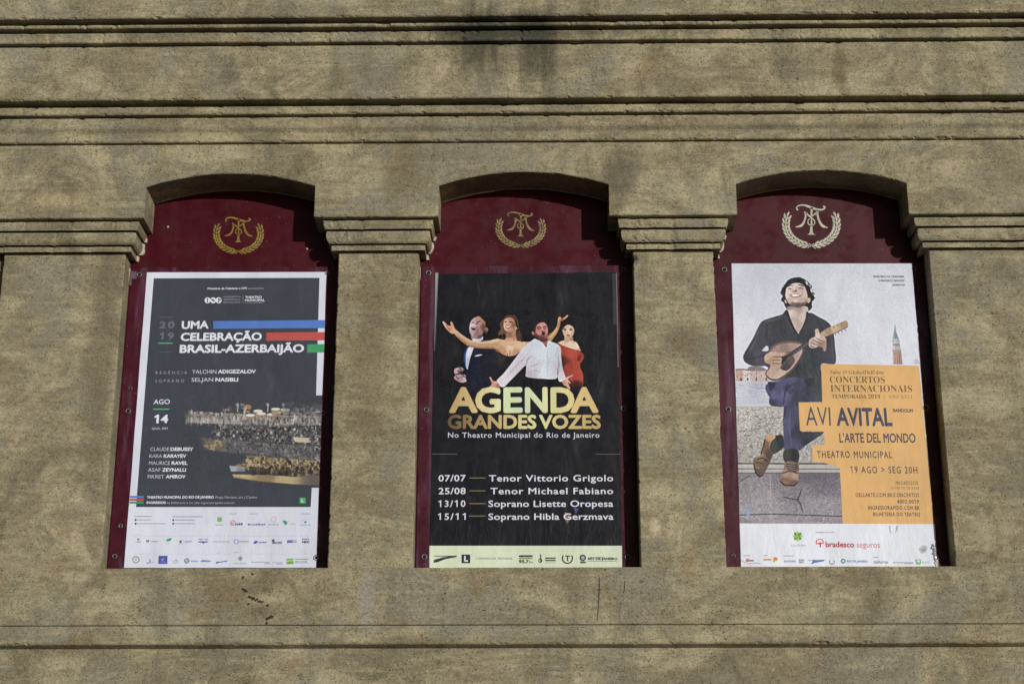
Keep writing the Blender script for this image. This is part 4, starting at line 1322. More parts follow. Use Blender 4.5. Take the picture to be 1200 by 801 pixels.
    p.fill([(432, 338), (480, 362), (560, 390), (640, 414), (668, 440), (676, 464), (660, 500), (640, 530), (642, 570), (664, 620), (668, 680), (656, 740), (520, 730), (478, 690), (484, 600), (468, 480), (452, 420)],
           [(450, 370, (176, 62, 44)), (560, 430, (190, 74, 54)), (660, 460, (168, 58, 42)), (600, 540, (178, 68, 48)), (520, 560, (168, 60, 44)), (640, 640, (186, 72, 50)), (480, 520, (96, 34, 30)), (560, 650, (178, 66, 46)), (600, 735, (70, 26, 26)), (520, 725, (60, 24, 26))], 1, .35)
    p.fill([(618, 470), (640, 440), (646, 462), (632, 500), (612, 500)], (84, 36, 34), .8, .5)
    p.line([(520, 470), (560, 520), (556, 600)], 8, (150, 52, 40), .6, .8)
    p.fill([(210, 296), (232, 302), (278, 318), (322, 372), (332, 312), (380, 326), (432, 348), (458, 388), (462, 470), (474, 560), (494, 630), (506, 668), (470, 690), (440, 690), (428, 640), (424, 560), (420, 664), (280, 668), (138, 652), (130, 610), (128, 545),
            (60, 610), (-20, 690), (-86, 748), (-146, 694), (-80, 620), (-10, 530), (50, 450), (100, 380), (150, 336)],
           [(160, 380, (208, 212, 220)), (300, 420, (212, 222, 230)), (380, 400, (206, 218, 226)), (60, 500, (206, 202, 208)), (-80, 680, (214, 210, 216)), (200, 560, (206, 202, 208)), (320, 600, (214, 224, 232)), (450, 560, (200, 194, 202)), (150, 640, (188, 178, 186)), (470, 660, (212, 206, 212)), (440, 420, (196, 200, 210))], 1, .25)
    for pts, a_ in (([(130, 545), (150, 480), (190, 450)], .55), ([(150, 560), (220, 540), (260, 510)], .3), ([(-60, 660), (30, 560), (100, 490)], .3), ([(428, 640), (440, 540), (436, 450)], .5), ([(140, 600), (220, 590), (280, 610)], .3), ([(330, 380), (336, 520), (330, 660)], .22), ([(40, 520), (90, 500), (150, 440)], .25)):
        p.line(pts, [3, 9, 3], (138, 128, 142), a_, .5)
    p.fill([(236, 292), (334, 296), (330, 330), (322, 372), (300, 344), (270, 318)], [(300, 310, (150, 88, 82)), (320, 360, (172, 106, 96))])
    p.fill([(206, 250), (204, 196), (220, 158), (262, 136), (304, 144), (330, 178), (338, 230), (330, 286), (304, 316), (266, 306), (228, 280)],
           [(240, 180, (176, 104, 98)), (290, 160, (206, 132, 124)), (320, 200, (190, 118, 110)), (250, 230, (184, 110, 102)), (280, 200, (200, 128, 118)), (230, 270, (96, 56, 54)), (290, 300, (98, 62, 60)), (325, 270, (150, 92, 86))])
    p.fill([(198, 230), (202, 176), (222, 142), (268, 128), (300, 138), (260, 146), (232, 166), (222, 200), (218, 236)], (28, 18, 22), .9, .4)
    p.fill([(240, 172), (270, 152), (306, 154), (318, 176), (282, 186), (250, 190)], (226, 158, 142), .75, .6)
    p.fill([(228, 214), (262, 214), (276, 236), (262, 262), (234, 250)], (214, 142, 128), .8, .7)
    p.fill([(300, 208), (326, 206), (330, 240), (316, 262)], (208, 136, 122), .7, .6)
    p.fill([(222, 262), (250, 290), (300, 306), (332, 286), (328, 310), (296, 322), (250, 308)], (66, 40, 42), .75, .5)
    p.fill([(184, 232), (200, 226), (208, 250), (200, 262), (188, 252)], (176, 110, 96))
    p.line([(236, 190), (256, 182), (272, 192)], 7, (60, 34, 36), .9); p.line([(292, 186), (310, 178), (322, 186)], 7, (60, 34, 36), .9)
    p.line([(242, 204), (266, 206)], 6, (80, 44, 44), .8); p.line([(296, 200), (316, 202)], 6, (80, 44, 44), .8)
    p.line([(282, 196), (292, 222)], 8, (220, 150, 138), .6); p.line([(276, 228), (306, 226)], 8, (90, 50, 48), .8)
    p.dot(295, 243, 15, (26, 12, 16), 1, .2, 18); p.line([(286, 232), (304, 231)], 3, (200, 190, 190), .7)
    p.fill([(-212, 656), (-198, 654), (-176, 688), (-146, 694), (-118, 726), (-116, 770), (-180, 770), (-208, 742), (-190, 712)], [(-200, 665, (214, 150, 124)), (-170, 720, (206, 140, 116)), (-130, 730, (176, 112, 94)), (-150, 700, (222, 164, 140))])
    p.fill([(440, 690), (474, 672), (506, 664), (500, 684), (462, 696)], (226, 224, 228))
    p.fill([(468, 694), (504, 672), (524, 676), (548, 706), (546, 716), (524, 704), (540, 740), (546, 762), (530, 764), (508, 740), (486, 728)], [(490, 700, (196, 134, 112)), (530, 710, (220, 160, 138)), (530, 750, (206, 146, 124)), (505, 690, (224, 170, 150))])
    p.line([(504, 672), (540, 650), (572, 634)], [14, 9, 5], (228, 200, 196)); p.line([(498, 664), (530, 652), (566, 640)], [6, 5, 3], (206, 160, 150))
    p.grain(5.0, .55, 5)
    p.grain(2.5, 1.3, 6)
    p.build('singers_photograph', Y1, r, 'photograph of two men and two women singing with arms spread')
    # lettering
    def gold(a, b, c_):
        a, b, c_ = map(np.array, (a, b, c_))
        return lambda u: tuple(a + (b - a) * (u * 2) if u < .5 else b + (c_ - b) * (u * 2 - 1))
    ms = [('A', 197, 343, (194, 160, 98), (220, 190, 128)), ('G', 328, 458, (222, 196, 130), (222, 226, 170)), ('E', 471, 568, (212, 222, 168), (206, 220, 176)), ('N', 579, 694, (204, 218, 172), (222, 224, 160)),
          ('D', 708, 829, (216, 212, 144), (226, 204, 132)), ('A', 808, 950, (222, 192, 124), (216, 186, 120))]
    text('title_letter', [(ch, 'C', a, 745, b, 743.5, 130, (lambda u, c0=c0, c1=c1: tuple(np.array(c0) + (np.array(c1) - np.array(c0)) * u)), .036) for ch, a, b, c0, c1 in ms], Y3, r)
    text('subtitle', [('GRANDES', 'D', 148, 241, 496, 241, 55, gold((104, 84, 52), (196, 164, 104), (226, 222, 150)), .036), ('VOZES', 'D', 506, 241, 748, 241, 55, gold((226, 226, 160), (206, 176, 108), (196, 166, 98)), .036)], Y2, r)
    Wt = (220, 222, 232)
    text('venue_line', [('No Theatro Municipal do Rio de Janeiro', 'D', 150, 275, 742, 275, 20, (214, 216, 228), .006, 1.12)], Y2, r)
    flat('thin_rules', bars('D', (112, 98, 66), [(87, 186, 338, 2.4), (727, 823, 338.5, 2.4)]) + bars('D', (150, 130, 78), [(234, 297, 431, 3), (234, 297, 481, 3), (234, 297, 531, 3), (232, 296, 579.5, 3)]), Y2, r)
    rows = [('07/07', 'Tenor Vittorio Grigolo', 113, 219, 310, 796, 446), ('25/08', 'Tenor Michael Fabiano', 113, 219, 316, 796, 496), ('13/10', 'Soprano Lisette Oropesa', 112, 218, 308, 796, 545.5), ('15/11', 'Soprano Hibla Gerzmava', 110, 219, 308, 797, 596)]
    ln = []
    for d, n_, a, b, c_, e, y in rows:
        ln += [(d, 'D', a, y, b, y - .5, 25, Wt, .014, 1.08 if '1' not in d[:1] else 1.2), (n_, 'D', c_, y, e, y - .5, 25, Wt, .014, 1.10 if 'T' in n_[0] else 1.04)]
    text('programme_entry', ln, Y2, r)
    dk = (52, 56, 62)
    flat('old_sticker_scrap', [(cp('D', [(606, 566), (622, 570), (628, 590), (616, 612), (606, 590)]), (130, 104, 88)), (cp('D', [(640, 548), (662, 552), (650, 572)]), (70, 84, 130))], Y1, r)
    v = [(95, 752), (130, 742), (184, 735), (184, 741), (140, 749), (112, 760), (94, 764)]
    flat('sponsor_marks', [(cp('D', v), dk), (cp('D', [(203, 731), (237, 731), (237, 765), (203, 765)]), (44, 52, 72))] + bars('D', dk, [(96, 180, 736, 3), (427, 481, 734, 7), (427, 481, 745, 3), (530, 571, 743, 5), (530, 571, 752, 5), (697, 812, 756, 1.6), (704, 760, 742, 2), (530, 571, 763, 1.2)]) +
         ringpoly('D', 617, 746, 22, 5, dk, -35, 215) + [(cp('D', [(608, 735), (628, 735), (628, 739), (620, 739), (620, 756), (615, 756), (615, 739), (608, 739)]), dk)] +
         ringpoly('D', 511, 755, 8, 3, dk) + [(cp('D', [(510, 730), (514, 730), (515, 760), (511, 760)]), dk)] +
         [(cp('D', disc(677, 744, 13, 12)), (74, 80, 84)), (cp('D', disc(677, 744, 7, 10)), (168, 176, 158)), (cp('D', [(666, 758), (690, 758), (688, 765), (668, 765)]), (84, 90, 92))], Y2, r)
    text('sponsor_name', [('L', 'D', 213, 759, 228, 759, 23, (220, 228, 204), .05), ('LIVRARIA DA TRAVESSA', 'D', 262, 750, 402, 750, 7, (96, 104, 100)), ('95,7', 'D', 427, 765, 466, 765, 13, dk, .04), ('FM', 'D', 468, 765, 481, 765, 7, dk, .01),
                          ('RIO DE JANEIRO', 'D', 697, 752, 813, 752, 9, (40, 44, 50), .04)], Y3, r)
    # the paper's left edge has curled and shows its white back
    V, F = [], []
    n = 26
    for k in range(n + 1):
        t = k / n
        y = 319.5 + t * 92
        x = 510.2 + (508.8 - 510.2) * t
        wdt = 3.4 * (1 - t) ** .8 + .5
        a, m_, b = P(x, y, Y1 - .001), P(x + wdt * .5, y, Y1 - .006 * (1 - t) - .001), P(x + wdt, y, Y1 - .0006)
        V += [a, m_, b]
    for k in range(n):
        for j in (0, 1):
            a = 3 * k + j
            F.append((a, a + 3, a + 4, a + 1))
    o = mesh_obj('curled_edge', V, F, M_PRINT, r, True)
    cols = []
    for k in range(n + 1):
        t = k / n
        cols += [ink((196 - 60 * t, 198 - 60 * t, 190 - 60 * t)), ink((150 - 70 * t, 150 - 70 * t, 146 - 70 * t)), ink(BG)]
    set_ink(o.data, np.array(cols))
    # flat grey lines along the right edge
    flat('edge_lines', [([(717.5, 320), (722.6, 320), (723.6, 380), (718.6, 380)], (60, 61, 66)), ([(722.0, 319.4), (722.9, 319.4), (724.8, 430), (724.0, 430)], (124, 122, 118))], Y1, r)
    return r

# =================================================================== poster 3
def poster_mandolin():
    q = [(857.3, 308.6), (1068.9, 309), (1098.6, 664.3), (868.4, 664.3)]
    r = thing('poster', 'poster of a seated man playing a mandolin beside stacked orange text blocks', 'poster', P(983, 665, YSH))
    sheet('paper_sheet', q, (224, 228, 236), Y0, r)
    p = Pic(857, 308.6, 1094.4, 613, 2.0, (204, 208, 219))
    p.c = 'E'
    p.fill([(60, 30), (1100, 30), (1100, 640), (60, 640)], [(200, 60, (200, 204, 216)), (900, 60, (208, 211, 221)), (700, 300, (214, 217, 227)), (100, 500, (216, 219, 228)), (950, 500, (218, 221, 230))], 1, 0, False)
    for k in range(7):
        rg = random.Random(k)
        x, y = rg.uniform(120, 950), rg.uniform(60, 480)
        p.fill([(x, y), (x + 160, y - 20), (x + 260, y + 20), (x + 100, y + 44)], (222, 224, 232), .25, 8)
    # campanile
    p.fill([(878, 332), (884, 372), (898, 412), (864, 412), (873, 372)], [(878, 350, (134, 158, 160)), (884, 400, (112, 146, 148)), (868, 405, (160, 176, 176))], 1, .2, False)
    p.fill([(866, 410), (900, 410), (906, 468), (866, 468)], [(870, 430, (206, 204, 206)), (898, 440, (176, 170, 172))], 1, .2, False)
    for x in (872, 880, 888, 896):
        p.line([(x, 430), (x, 444)], 4, (120, 116, 124), .7)
    p.line([(864, 420), (902, 420)], 3, (140, 140, 148), .7); p.line([(866, 466), (908, 466)], 4, (150, 140, 140), .8)
    p.fill([(867, 468), (908, 468), (915, 534), (868, 534)], [(874, 500, (196, 158, 140)), (906, 500, (176, 134, 118))], 1, .2, False)
    for x in (878, 889, 900):
        p.line([(x, 472), (x + 1, 532)], 3, (150, 112, 100), .6)
    p.fill([(974, 514), (986, 506), (996, 520), (998, 530), (974, 530)], (176, 172, 174), .6, .5)
    # far shore
    p.c = 'L'
    p.fill([(130, 452), (160, 432), (240, 430), (290, 450), (290, 480), (130, 480)], (124, 122, 118), 1, .6)
    p.fill([(18, 466), (92, 466), (92, 570), (20, 572)], (196, 160, 146), 1, .3, False)
    p.fill([(88, 472), (156, 472), (156, 572), (90, 572)], (216, 206, 202), 1, .3, False)
    p.fill([(154, 476), (330, 474), (330, 580), (156, 578)], (202, 172, 164), 1, .3, False)
    p.line([(18, 462), (95, 460), (120, 466), (330, 466)], 10, (150, 118, 108), .9)
    rg = random.Random(5)
    for k in range(56):
        x, y = rg.uniform(24, 320), rg.uniform(480, 566)
        p.fill([(x, y), (x + 7, y), (x + 7, y + rg.uniform(8, 18)), (x, y + 12)], rg.choice([(120, 92, 90), (92, 84, 92), (226, 212, 206), (176, 96, 92), (148, 120, 112)]), .7, .1, False)
    for x in (60, 124, 206, 296):
        p.fill([(x, 540), (x + 14, 540), (x + 14, 566), (x, 566)], (58, 54, 66), .85, .2, False)
    # water
    p.fill([(-10, 574), (360, 580), (360, 790), (-10, 790)], [(60, 600, (196, 202, 212)), (200, 640, (178, 186, 202)), (60, 700, (202, 206, 214)), (300, 760, (196, 200, 208))], 1, .5, False)
    for k in range(46):
        x, y = rg.uniform(0, 320), rg.uniform(585, 765)
        p.line([(x, y), (x + rg.uniform(20, 90), y + 2)], rg.uniform(3, 6), rg.choice([(150, 162, 186), (166, 176, 196), (220, 222, 228), (138, 152, 180)]), .5, .3)
    # stone parapet and quay floor
    p.c = 'F'
    p.fill([(60, 94), (560, 86), (560, 345), (60, 345)], [(120, 120, (188, 182, 174)), (200, 200, (172, 166, 158)), (120, 300, (164, 158, 150)), (420, 250, (168, 163, 158))], 1, .5, False)
    p.grain(13, 1.1, 9, p.at([(60, 100), (560, 96), (560, 335), (60, 335)]))
    p.grain(9, 2.3, 19, p.at([(60, 100), (560, 96), (560, 335), (60, 335)]))
    for k in range(34):
        x, y = rg.uniform(90, 290), rg.uniform(110, 325)
        p.line([(x, y), (x + rg.uniform(3, 14), y + rg.uniform(-5, 5))], rg.uniform(2, 5), (104, 98, 96), .55, .2)
    p.line([(95, 200), (150, 196), (215, 178), (240, 130)], 3, (120, 112, 108), .5)
    p.fill([(60, 334), (560, 336), (560, 380), (60, 378)], (182, 178, 172), 1, .3, False)
    p.line([(60, 336), (560, 337)], 4, (78, 72, 72), .9); p.line([(60, 358), (560, 360)], 3, (112, 106, 104), .8); p.line([(60, 378), (560, 377)], 6, (84, 78, 82), .85)
    p.fill([(60, 380), (560, 378), (560, 620), (60, 620)], [(120, 400, (146, 138, 142)), (300, 420, (134, 126, 134)), (450, 400, (116, 108, 118)), (200, 520, (160, 151, 156)), (440, 540, (150, 142, 150)), (120, 580, (162, 154, 158))], 1, .6, False)
    p.grain(7, .9, 12, p.at([(60, 384), (560, 384), (560, 600), (60, 600)]))
    p.grain(5, 2.6, 13, p.at([(60, 384), (560, 384), (560, 600), (60, 600)]))
    for pts in ([(362, 440), (354, 468), (344, 488), (356, 508), (368, 546)], [(286, 478), (318, 486), (344, 489)], [(100, 412), (140, 388)], [(62, 556), (240, 550), (534, 560)]):
        p.line(pts, [2, 4, 5, 4, 2][:len(pts)] if len(pts) > 3 else 3, (66, 60, 66), .8, .2)
    p.fill([(168, 388), (230, 372), (300, 420), (360, 424), (460, 400), (520, 392), (520, 378), (60, 378)], (92, 86, 94), .45, 2.0)
    p.line([(228, 384), (230, 600)], 1.5, (196, 192, 198), .5)
    p.fill([(122, 512), (136, 510), (142, 560), (126, 562)], (142, 160, 200), .8, .3)
    p.fill([(104, 560), (150, 580), (240, 592), (104, 592)], (120, 112, 118), .5, 1)
    # crossing leg, trousers
    p.fill([(345, 200), (458, 202), (446, 214), (380, 258), (350, 282), (340, 250)], [(360, 220, (52, 56, 68)), (440, 206, (62, 64, 76)), (370, 250, (44, 46, 56))], 1, .2, False)
    p.fill([(222, -6), (228, 60), (246, 82), (268, 96), (288, 96), (282, 150), (286, 240), (290, 276), (346, 279), (370, 260), (358, 200), (356, 100), (450, 80), (452, -6)],
           [(235, 20, (88, 84, 134)), (250, 70, (62, 58, 100)), (300, 60, (112, 106, 156)), (330, 110, (82, 78, 116)), (300, 180, (98, 92, 140)), (345, 200, (60, 60, 84)), (310, 260, (90, 84, 130)), (400, 30, (66, 72, 92)), (440, 60, (64, 70, 86)), (355, 60, (70, 70, 96))], 1, .25)
    p.line([(296, 20), (292, 90), (288, 140)], [8, 12, 4], (52, 48, 84), .8, .5); p.line([(312, 100), (308, 180), (318, 262)], [4, 10, 6], (130, 124, 172), .45, .8)
    p.fill([(348, 198), (362, 196), (356, 76), (352, 76)], (60, 60, 82), .8, .3)
    # socks and shoes
    p.fill([(228, 256), (246, 222), (280, 216), (287, 262), (262, 286), (238, 296), (228, 280)], [(240, 250, (58, 66, 60)), (270, 240, (40, 44, 46))])
    p.fill([(288, 278), (346, 280), (344, 334), (290, 330)], [(300, 300, (58, 62, 58)), (335, 300, (38, 42, 42))])
    p.fill([(206, 232), (218, 216), (244, 217), (250, 226), (230, 246), (226, 270), (240, 290), (232, 318), (212, 362), (196, 388), (180, 393), (164, 372), (156, 340), (160, 314), (186, 300), (200, 270)],
           [(225, 225, (206, 150, 106)), (205, 250, (130, 92, 62)), (190, 310, (150, 118, 92)), (180, 340, (122, 94, 78)), (175, 375, (108, 80, 66)), (215, 330, (104, 82, 72)), (225, 300, (86, 70, 62))], 1, .2)
    p.line([(158, 336), (166, 374), (182, 392), (200, 384)], [4, 5, 6, 4], (52, 38, 36), .9); p.line([(172, 318), (196, 312), (216, 326)], 4, (70, 52, 46), .8); p.line([(166, 330), (190, 334), (206, 346)], 3, (84, 60, 50), .7)
    p.line([(204, 234), (200, 262), (188, 296)], 4, (66, 46, 38), .8); p.line([(168, 350), (184, 356)], 6, (176, 144, 120), .6, .5)
    p.fill([(290, 332), (312, 326), (344, 332), (350, 352), (348, 380), (346, 412), (332, 430), (300, 433), (272, 418), (267, 404), (276, 378), (286, 352)],
           [(310, 350, (140, 108, 90)), (335, 350, (110, 84, 74)), (300, 380, (176, 138, 116)), (335, 390, (186, 148, 126)), (290, 410, (140, 100, 78)), (330, 420, (122, 88, 72))], 1, .2)
    p.line([(268, 410), (290, 428), (330, 430), (346, 414)], [4, 6, 6, 4], (56, 38, 34), .9); p.line([(278, 378), (312, 366), (346, 378)], 4, (92, 64, 52), .8)
    for k in range(4):
        p.line([(296 + k * 2, 338 + k * 10), (340 - k, 342 + k * 9)], 4, (54, 42, 42), .8); p.line([(302, 344 + k * 9), (336, 336 + k * 9)], 2, (196, 170, 154), .5)
    # shirt
    p.c = 'E'
    p.fill([(348, 272), (322, 288), (262, 306), (224, 322), (204, 352), (184, 396), (160, 438), (136, 480), (131, 502), (142, 524), (182, 542), (250, 546), (262, 600), (350, 612), (420, 612), (455, 640), (462, 700), (462, 722),
            (522, 722), (522, 610), (516, 532), (584, 530), (582, 440), (576, 384), (556, 334), (506, 302), (448, 284), (404, 384)],
           [(230, 345, (74, 72, 86)), (200, 420, (70, 67, 80)), (150, 500, (66, 62, 78)), (220, 500, (76, 74, 90)), (300, 340, (58, 58, 66)), (300, 400, (62, 62, 70)), (430, 400, (56, 62, 68)), (480, 340, (62, 66, 74)), (560, 380, (62, 60, 72)), (480, 520, (58, 66, 70)), (500, 660, (62, 70, 82)), (570, 500, (72, 68, 88)), (420, 560, (50, 58, 60)), (470, 600, (60, 68, 74))], 1, .25)
    for pts, wd_, col_, a_ in (([(250, 330), (246, 400), (268, 440)], 9, (38, 38, 46), .55), ([(205, 360), (190, 420), (160, 470)], 6, (112, 108, 122), .4), ([(560, 350), (566, 420), (576, 520)], 8, (94, 90, 112), .45), ([(330, 290), (300, 310), (240, 322)], 6, (104, 104, 116), .45),
                               ([(470, 420), (468, 500), (500, 600)], 8, (40, 46, 52), .5), ([(440, 560), (500, 640), (516, 700)], 6, (84, 90, 100), .4), ([(404, 390), (400, 470), (396, 590)], 5, (36, 42, 46), .6), ([(150, 510), (200, 500), (240, 484)], 6, (48, 46, 60), .5),
                               ([(300, 360), (330, 420), (340, 440)], 7, (86, 86, 96), .3), ([(500, 320), (530, 380), (532, 440)], 8, (44, 48, 56), .5)):
        p.line(pts, wd_, col_, a_, .8)
    p.c = 'L'
    p.fill([(262, 286), (300, 240), (324, 246), (328, 284), (300, 292)], (206, 210, 220), 1, .2, False)
    # collar wings and neck
    p.c = 'K'
    p.fill([(622, 430), (860, 420), (852, 500), (836, 590), (802, 670), (760, 752), (716, 680), (676, 600), (640, 500)],
           [(660, 440, (160, 132, 122)), (760, 470, (176, 148, 136)), (845, 470, (206, 184, 170)), (720, 540, (204, 180, 164)), (800, 560, (206, 184, 170)), (760, 700, (196, 164, 150)), (700, 600, (190, 164, 150)), (670, 520, (216, 196, 182))], 1, .25)
    p.line([(752, 520), (748, 600), (756, 680)], 14, (178, 150, 136), .5, 1); p.line([(826, 480), (806, 600)], 10, (228, 210, 196), .5, .8)
    p.fill([(628, 480), (604, 520), (640, 640), (700, 730), (752, 760), (706, 680), (668, 600)], (46, 46, 54), 1, .2)
    p.fill([(852, 500), (886, 540), (866, 640), (800, 730), (760, 762), (800, 680), (836, 600)], (50, 54, 60), 1, .2)
    p.line([(606, 530), (640, 640), (700, 728)], 5, (96, 96, 108), .6, .3); p.line([(880, 550), (860, 640), (806, 716)], 5, (92, 96, 106), .5, .3)
    # head
    hair = [(560, 250), (600, 180), (640, 130), (700, 106), (770, 100), (822, 124), (850, 180), (890, 210), (900, 260), (922, 300), (944, 350), (912, 396), (916, 452), (872, 492), (848, 440), (640, 440), (628, 474), (596, 430), (584, 396), (552, 366), (572, 320), (548, 286)]
    p.fill(hair, [(600, 200, (34, 34, 40)), (760, 120, (30, 30, 36)), (900, 330, (32, 32, 38)), (590, 380, (44, 42, 46)), (700, 130, (44, 46, 52)), (880, 460, (40, 38, 42))], 1, .25)
    rg = random.Random(3)
    for k in range(46):
        a = rg.uniform(-2.9, .6)
        x, y = 742 + 188 * math.cos(a), 300 + 196 * math.sin(a)
        p.line([(x, y), (x + rg.uniform(-26, 26), y + rg.uniform(8, 40))], [9, 3], rg.choice([(26, 26, 32), (30, 30, 36), (58, 56, 62)]), .8, .25)
    p.fill([(604, 290), (612, 240), (636, 202), (676, 176), (740, 166), (800, 180), (836, 220), (856, 280), (866, 340), (856, 392), (812, 436), (752, 452), (694, 436), (650, 410), (622, 370), (606, 330)],
           [(640, 215, (226, 206, 196)), (740, 180, (222, 200, 188)), (820, 225, (206, 176, 162)), (640, 300, (226, 200, 186)), (830, 300, (218, 186, 168)), (720, 220, (212, 182, 168)), (660, 380, (202, 172, 158)), (720, 370, (222, 194, 178)), (800, 380, (206, 170, 152)), (750, 440, (112, 94, 88)), (690, 420, (142, 118, 110)), (820, 420, (128, 104, 96))], 1, .25)
    p.fill([(664, 400), (720, 396), (800, 396), (846, 400), (806, 440), (752, 454), (694, 438)], (84, 70, 68), .6, .8)
    p.line([(632, 214), (660, 192), (688, 196)], [6, 10, 5], (70, 56, 54), .85, .3); p.line([(752, 188), (790, 190), (820, 210)], [6, 11, 5], (70, 56, 54), .85, .3)
    p.line([(634, 240), (656, 230), (680, 240)], [4, 8, 4], (96, 70, 66), .9, .2); p.line([(752, 228), (782, 222), (812, 238)], [4, 8, 4], (96, 70, 66), .9, .2)
    p.line([(636, 254), (660, 250), (680, 256)], 4, (176, 140, 128), .6); p.line([(756, 246), (786, 242), (812, 254)], 4, (176, 140, 128), .6)
    p.fill([(680, 262), (700, 240), (726, 240), (744, 258), (730, 272), (696, 274)], [(700, 250, (206, 170, 154)), (725, 268, (140, 100, 90))], .9, .3)
    p.dot(698, 266, 7, (96, 64, 58), .8); p.dot(728, 264, 7, (96, 64, 58), .8); p.line([(712, 200), (708, 245)], 12, (236, 216, 204), .7, .6)
    p.fill([(656, 314), (672, 296), (712, 292), (756, 294), (790, 308), (770, 326), (722, 338), (680, 330)], (168, 112, 106), .95, .25)
    p.fill([(674, 306), (712, 298), (756, 302), (772, 310), (722, 324), (690, 320)], (240, 236, 232), .98, .15)
    p.line([(690, 344), (726, 350), (762, 342)], 6, (176, 132, 122), .7, .4); p.line([(646, 290), (654, 312), (664, 330)], 5, (178, 140, 128), .6, .4); p.line([(800, 280), (804, 306), (790, 330)], 5, (170, 130, 118), .6, .4)
    p.fill([(862, 350), (892, 340), (896, 376), (876, 400), (862, 392)], (214, 176, 160)); p.fill([(596, 366), (612, 372), (618, 402), (602, 398)], (214, 178, 164))
    p.fill([(604, 290), (612, 236), (640, 196), (690, 172), (700, 160), (640, 150), (590, 220)], (32, 32, 38), .95, .3)
    # mandolin
    p.c = 'L'
    body = [(334, 290), (350, 250), (400, 216), (470, 198), (550, 192), (620, 204), (656, 234), (662, 280), (636, 350), (590, 420), (530, 490), (460, 546), (400, 570), (345, 562), (306, 530), (296, 494), (330, 440), (332, 360)]
    p.fill(body, (104, 82, 74), 1, .2)
    p.fill([(342, 292), (360, 256), (408, 226), (470, 210), (550, 206), (610, 216), (640, 244), (636, 300), (600, 370), (548, 440), (480, 500), (410, 545), (350, 545), (314, 516), (306, 494), (342, 440), (344, 360)],
           [(400, 250, (168, 134, 122)), (560, 225, (176, 140, 126)), (620, 270, (196, 160, 146)), (350, 480, (196, 162, 142)), (420, 530, (206, 174, 152)), (560, 400, (190, 154, 138)), (340, 350, (160, 126, 112)), (470, 260, (158, 122, 110))], 1, .2)
    p.line([(345, 280), (400, 232), (480, 212), (560, 208), (618, 222)], 4, (86, 66, 62), .8); p.line([(640, 290), (600, 372), (540, 450), (470, 510), (400, 548)], 5, (216, 190, 172), .7); p.line([(656, 290), (616, 376), (552, 458), (480, 520)], 4, (80, 58, 54), .8)
    p.fill([(446, 344), (500, 320), (548, 330), (572, 372), (560, 410), (512, 462), (470, 470), (436, 440)], [(470, 370, (46, 44, 46)), (540, 380, (108, 80, 74)), (500, 440, (64, 58, 58))], .95, .25)
    p.line([(400, 470), (440, 440), (540, 350)], 3, (90, 84, 86), .7)
    p.line([(508, 338), (600, 275), (720, 192), (800, 138)], [40, 38, 36, 34], (62, 58, 64), 1, .2)
    for k in range(3):
        p.line([(420 + k * 5, 450 + k * 8), (520, 340 + k * 7), (700, 205 + k * 7)], 2, (140, 136, 142), .6, .15)
    for k in range(8):
        x = 560 + k * 24
        p.line([(x - 8, 290 - k * 17 - 4), (x + 8, 308 - k * 17 + 4)], 2, (150, 146, 150), .6, .1)
    p.fill([(806, 128), (850, 92), (900, 66), (1000, 22), (1040, 6), (1062, 14), (1070, 40), (1060, 62), (960, 112), (870, 152), (826, 156)], [(840, 130, (190, 160, 120)), (940, 80, (206, 174, 128)), (1050, 30, (184, 140, 96)), (880, 110, (170, 136, 100))], 1, .2)
    p.line([(826, 158), (870, 156), (960, 116), (1066, 62)], 5, (96, 72, 58), .9)
    for k in range(4):
        p.dot(900 + k * 36, 84 - k * 17, 6, (110, 86, 66), .8); p.line([(948 + k * 30, 128 - k * 15), (956 + k * 32, 146 - k * 15)], 5, (120, 108, 110), .8)
    # hands
    p.fill([(286, 350), (300, 322), (342, 298), (400, 296), (470, 302), (520, 290), (536, 300), (520, 316), (470, 334), (430, 344), (452, 356), (450, 372), (444, 398), (448, 414), (430, 440), (396, 436), (330, 410), (296, 394)],
           [(300, 360, (206, 172, 142)), (360, 310, (206, 172, 146)), (440, 318, (196, 156, 130)), (520, 304, (120, 92, 82)), (400, 350, (190, 150, 122)), (420, 380, (206, 168, 140)), (350, 390, (186, 142, 106)), (420, 425, (196, 156, 126)), (310, 390, (190, 150, 110))], 1, .2)
    for y_ in (342, 374, 404):
        p.line([(356, y_ - 2), (400, y_ + 2), (444, y_)], [2, 6, 4], (112, 78, 62), .8, .2)
    p.line([(340, 318), (420, 322), (500, 308)], 4, (228, 200, 176), .6, .5)
    p.fill([(762, 150), (760, 96), (772, 80), (790, 84), (802, 116), (812, 144), (842, 150), (864, 176), (868, 240), (860, 284), (842, 290), (832, 262), (800, 246), (750, 262), (716, 256), (700, 232), (708, 186), (730, 166)],
           [(776, 100, (212, 172, 142)), (780, 150, (226, 204, 186)), (730, 200, (206, 172, 152)), (830, 170, (206, 172, 150)), (850, 220, (176, 134, 116)), (760, 240, (216, 186, 166)), (810, 240, (166, 124, 108)), (855, 275, (186, 142, 122))], 1, .2)
    for a_, b_, c_, d_ in ((716, 206, 786, 232), (736, 180, 826, 222), (764, 162, 850, 204), (716, 236, 760, 256)):
        p.line([(a_, b_), ((a_ + c_) / 2, (b_ + d_) / 2 + 4), (c_, d_)], [3, 6, 4], (104, 76, 70), .75, .2)
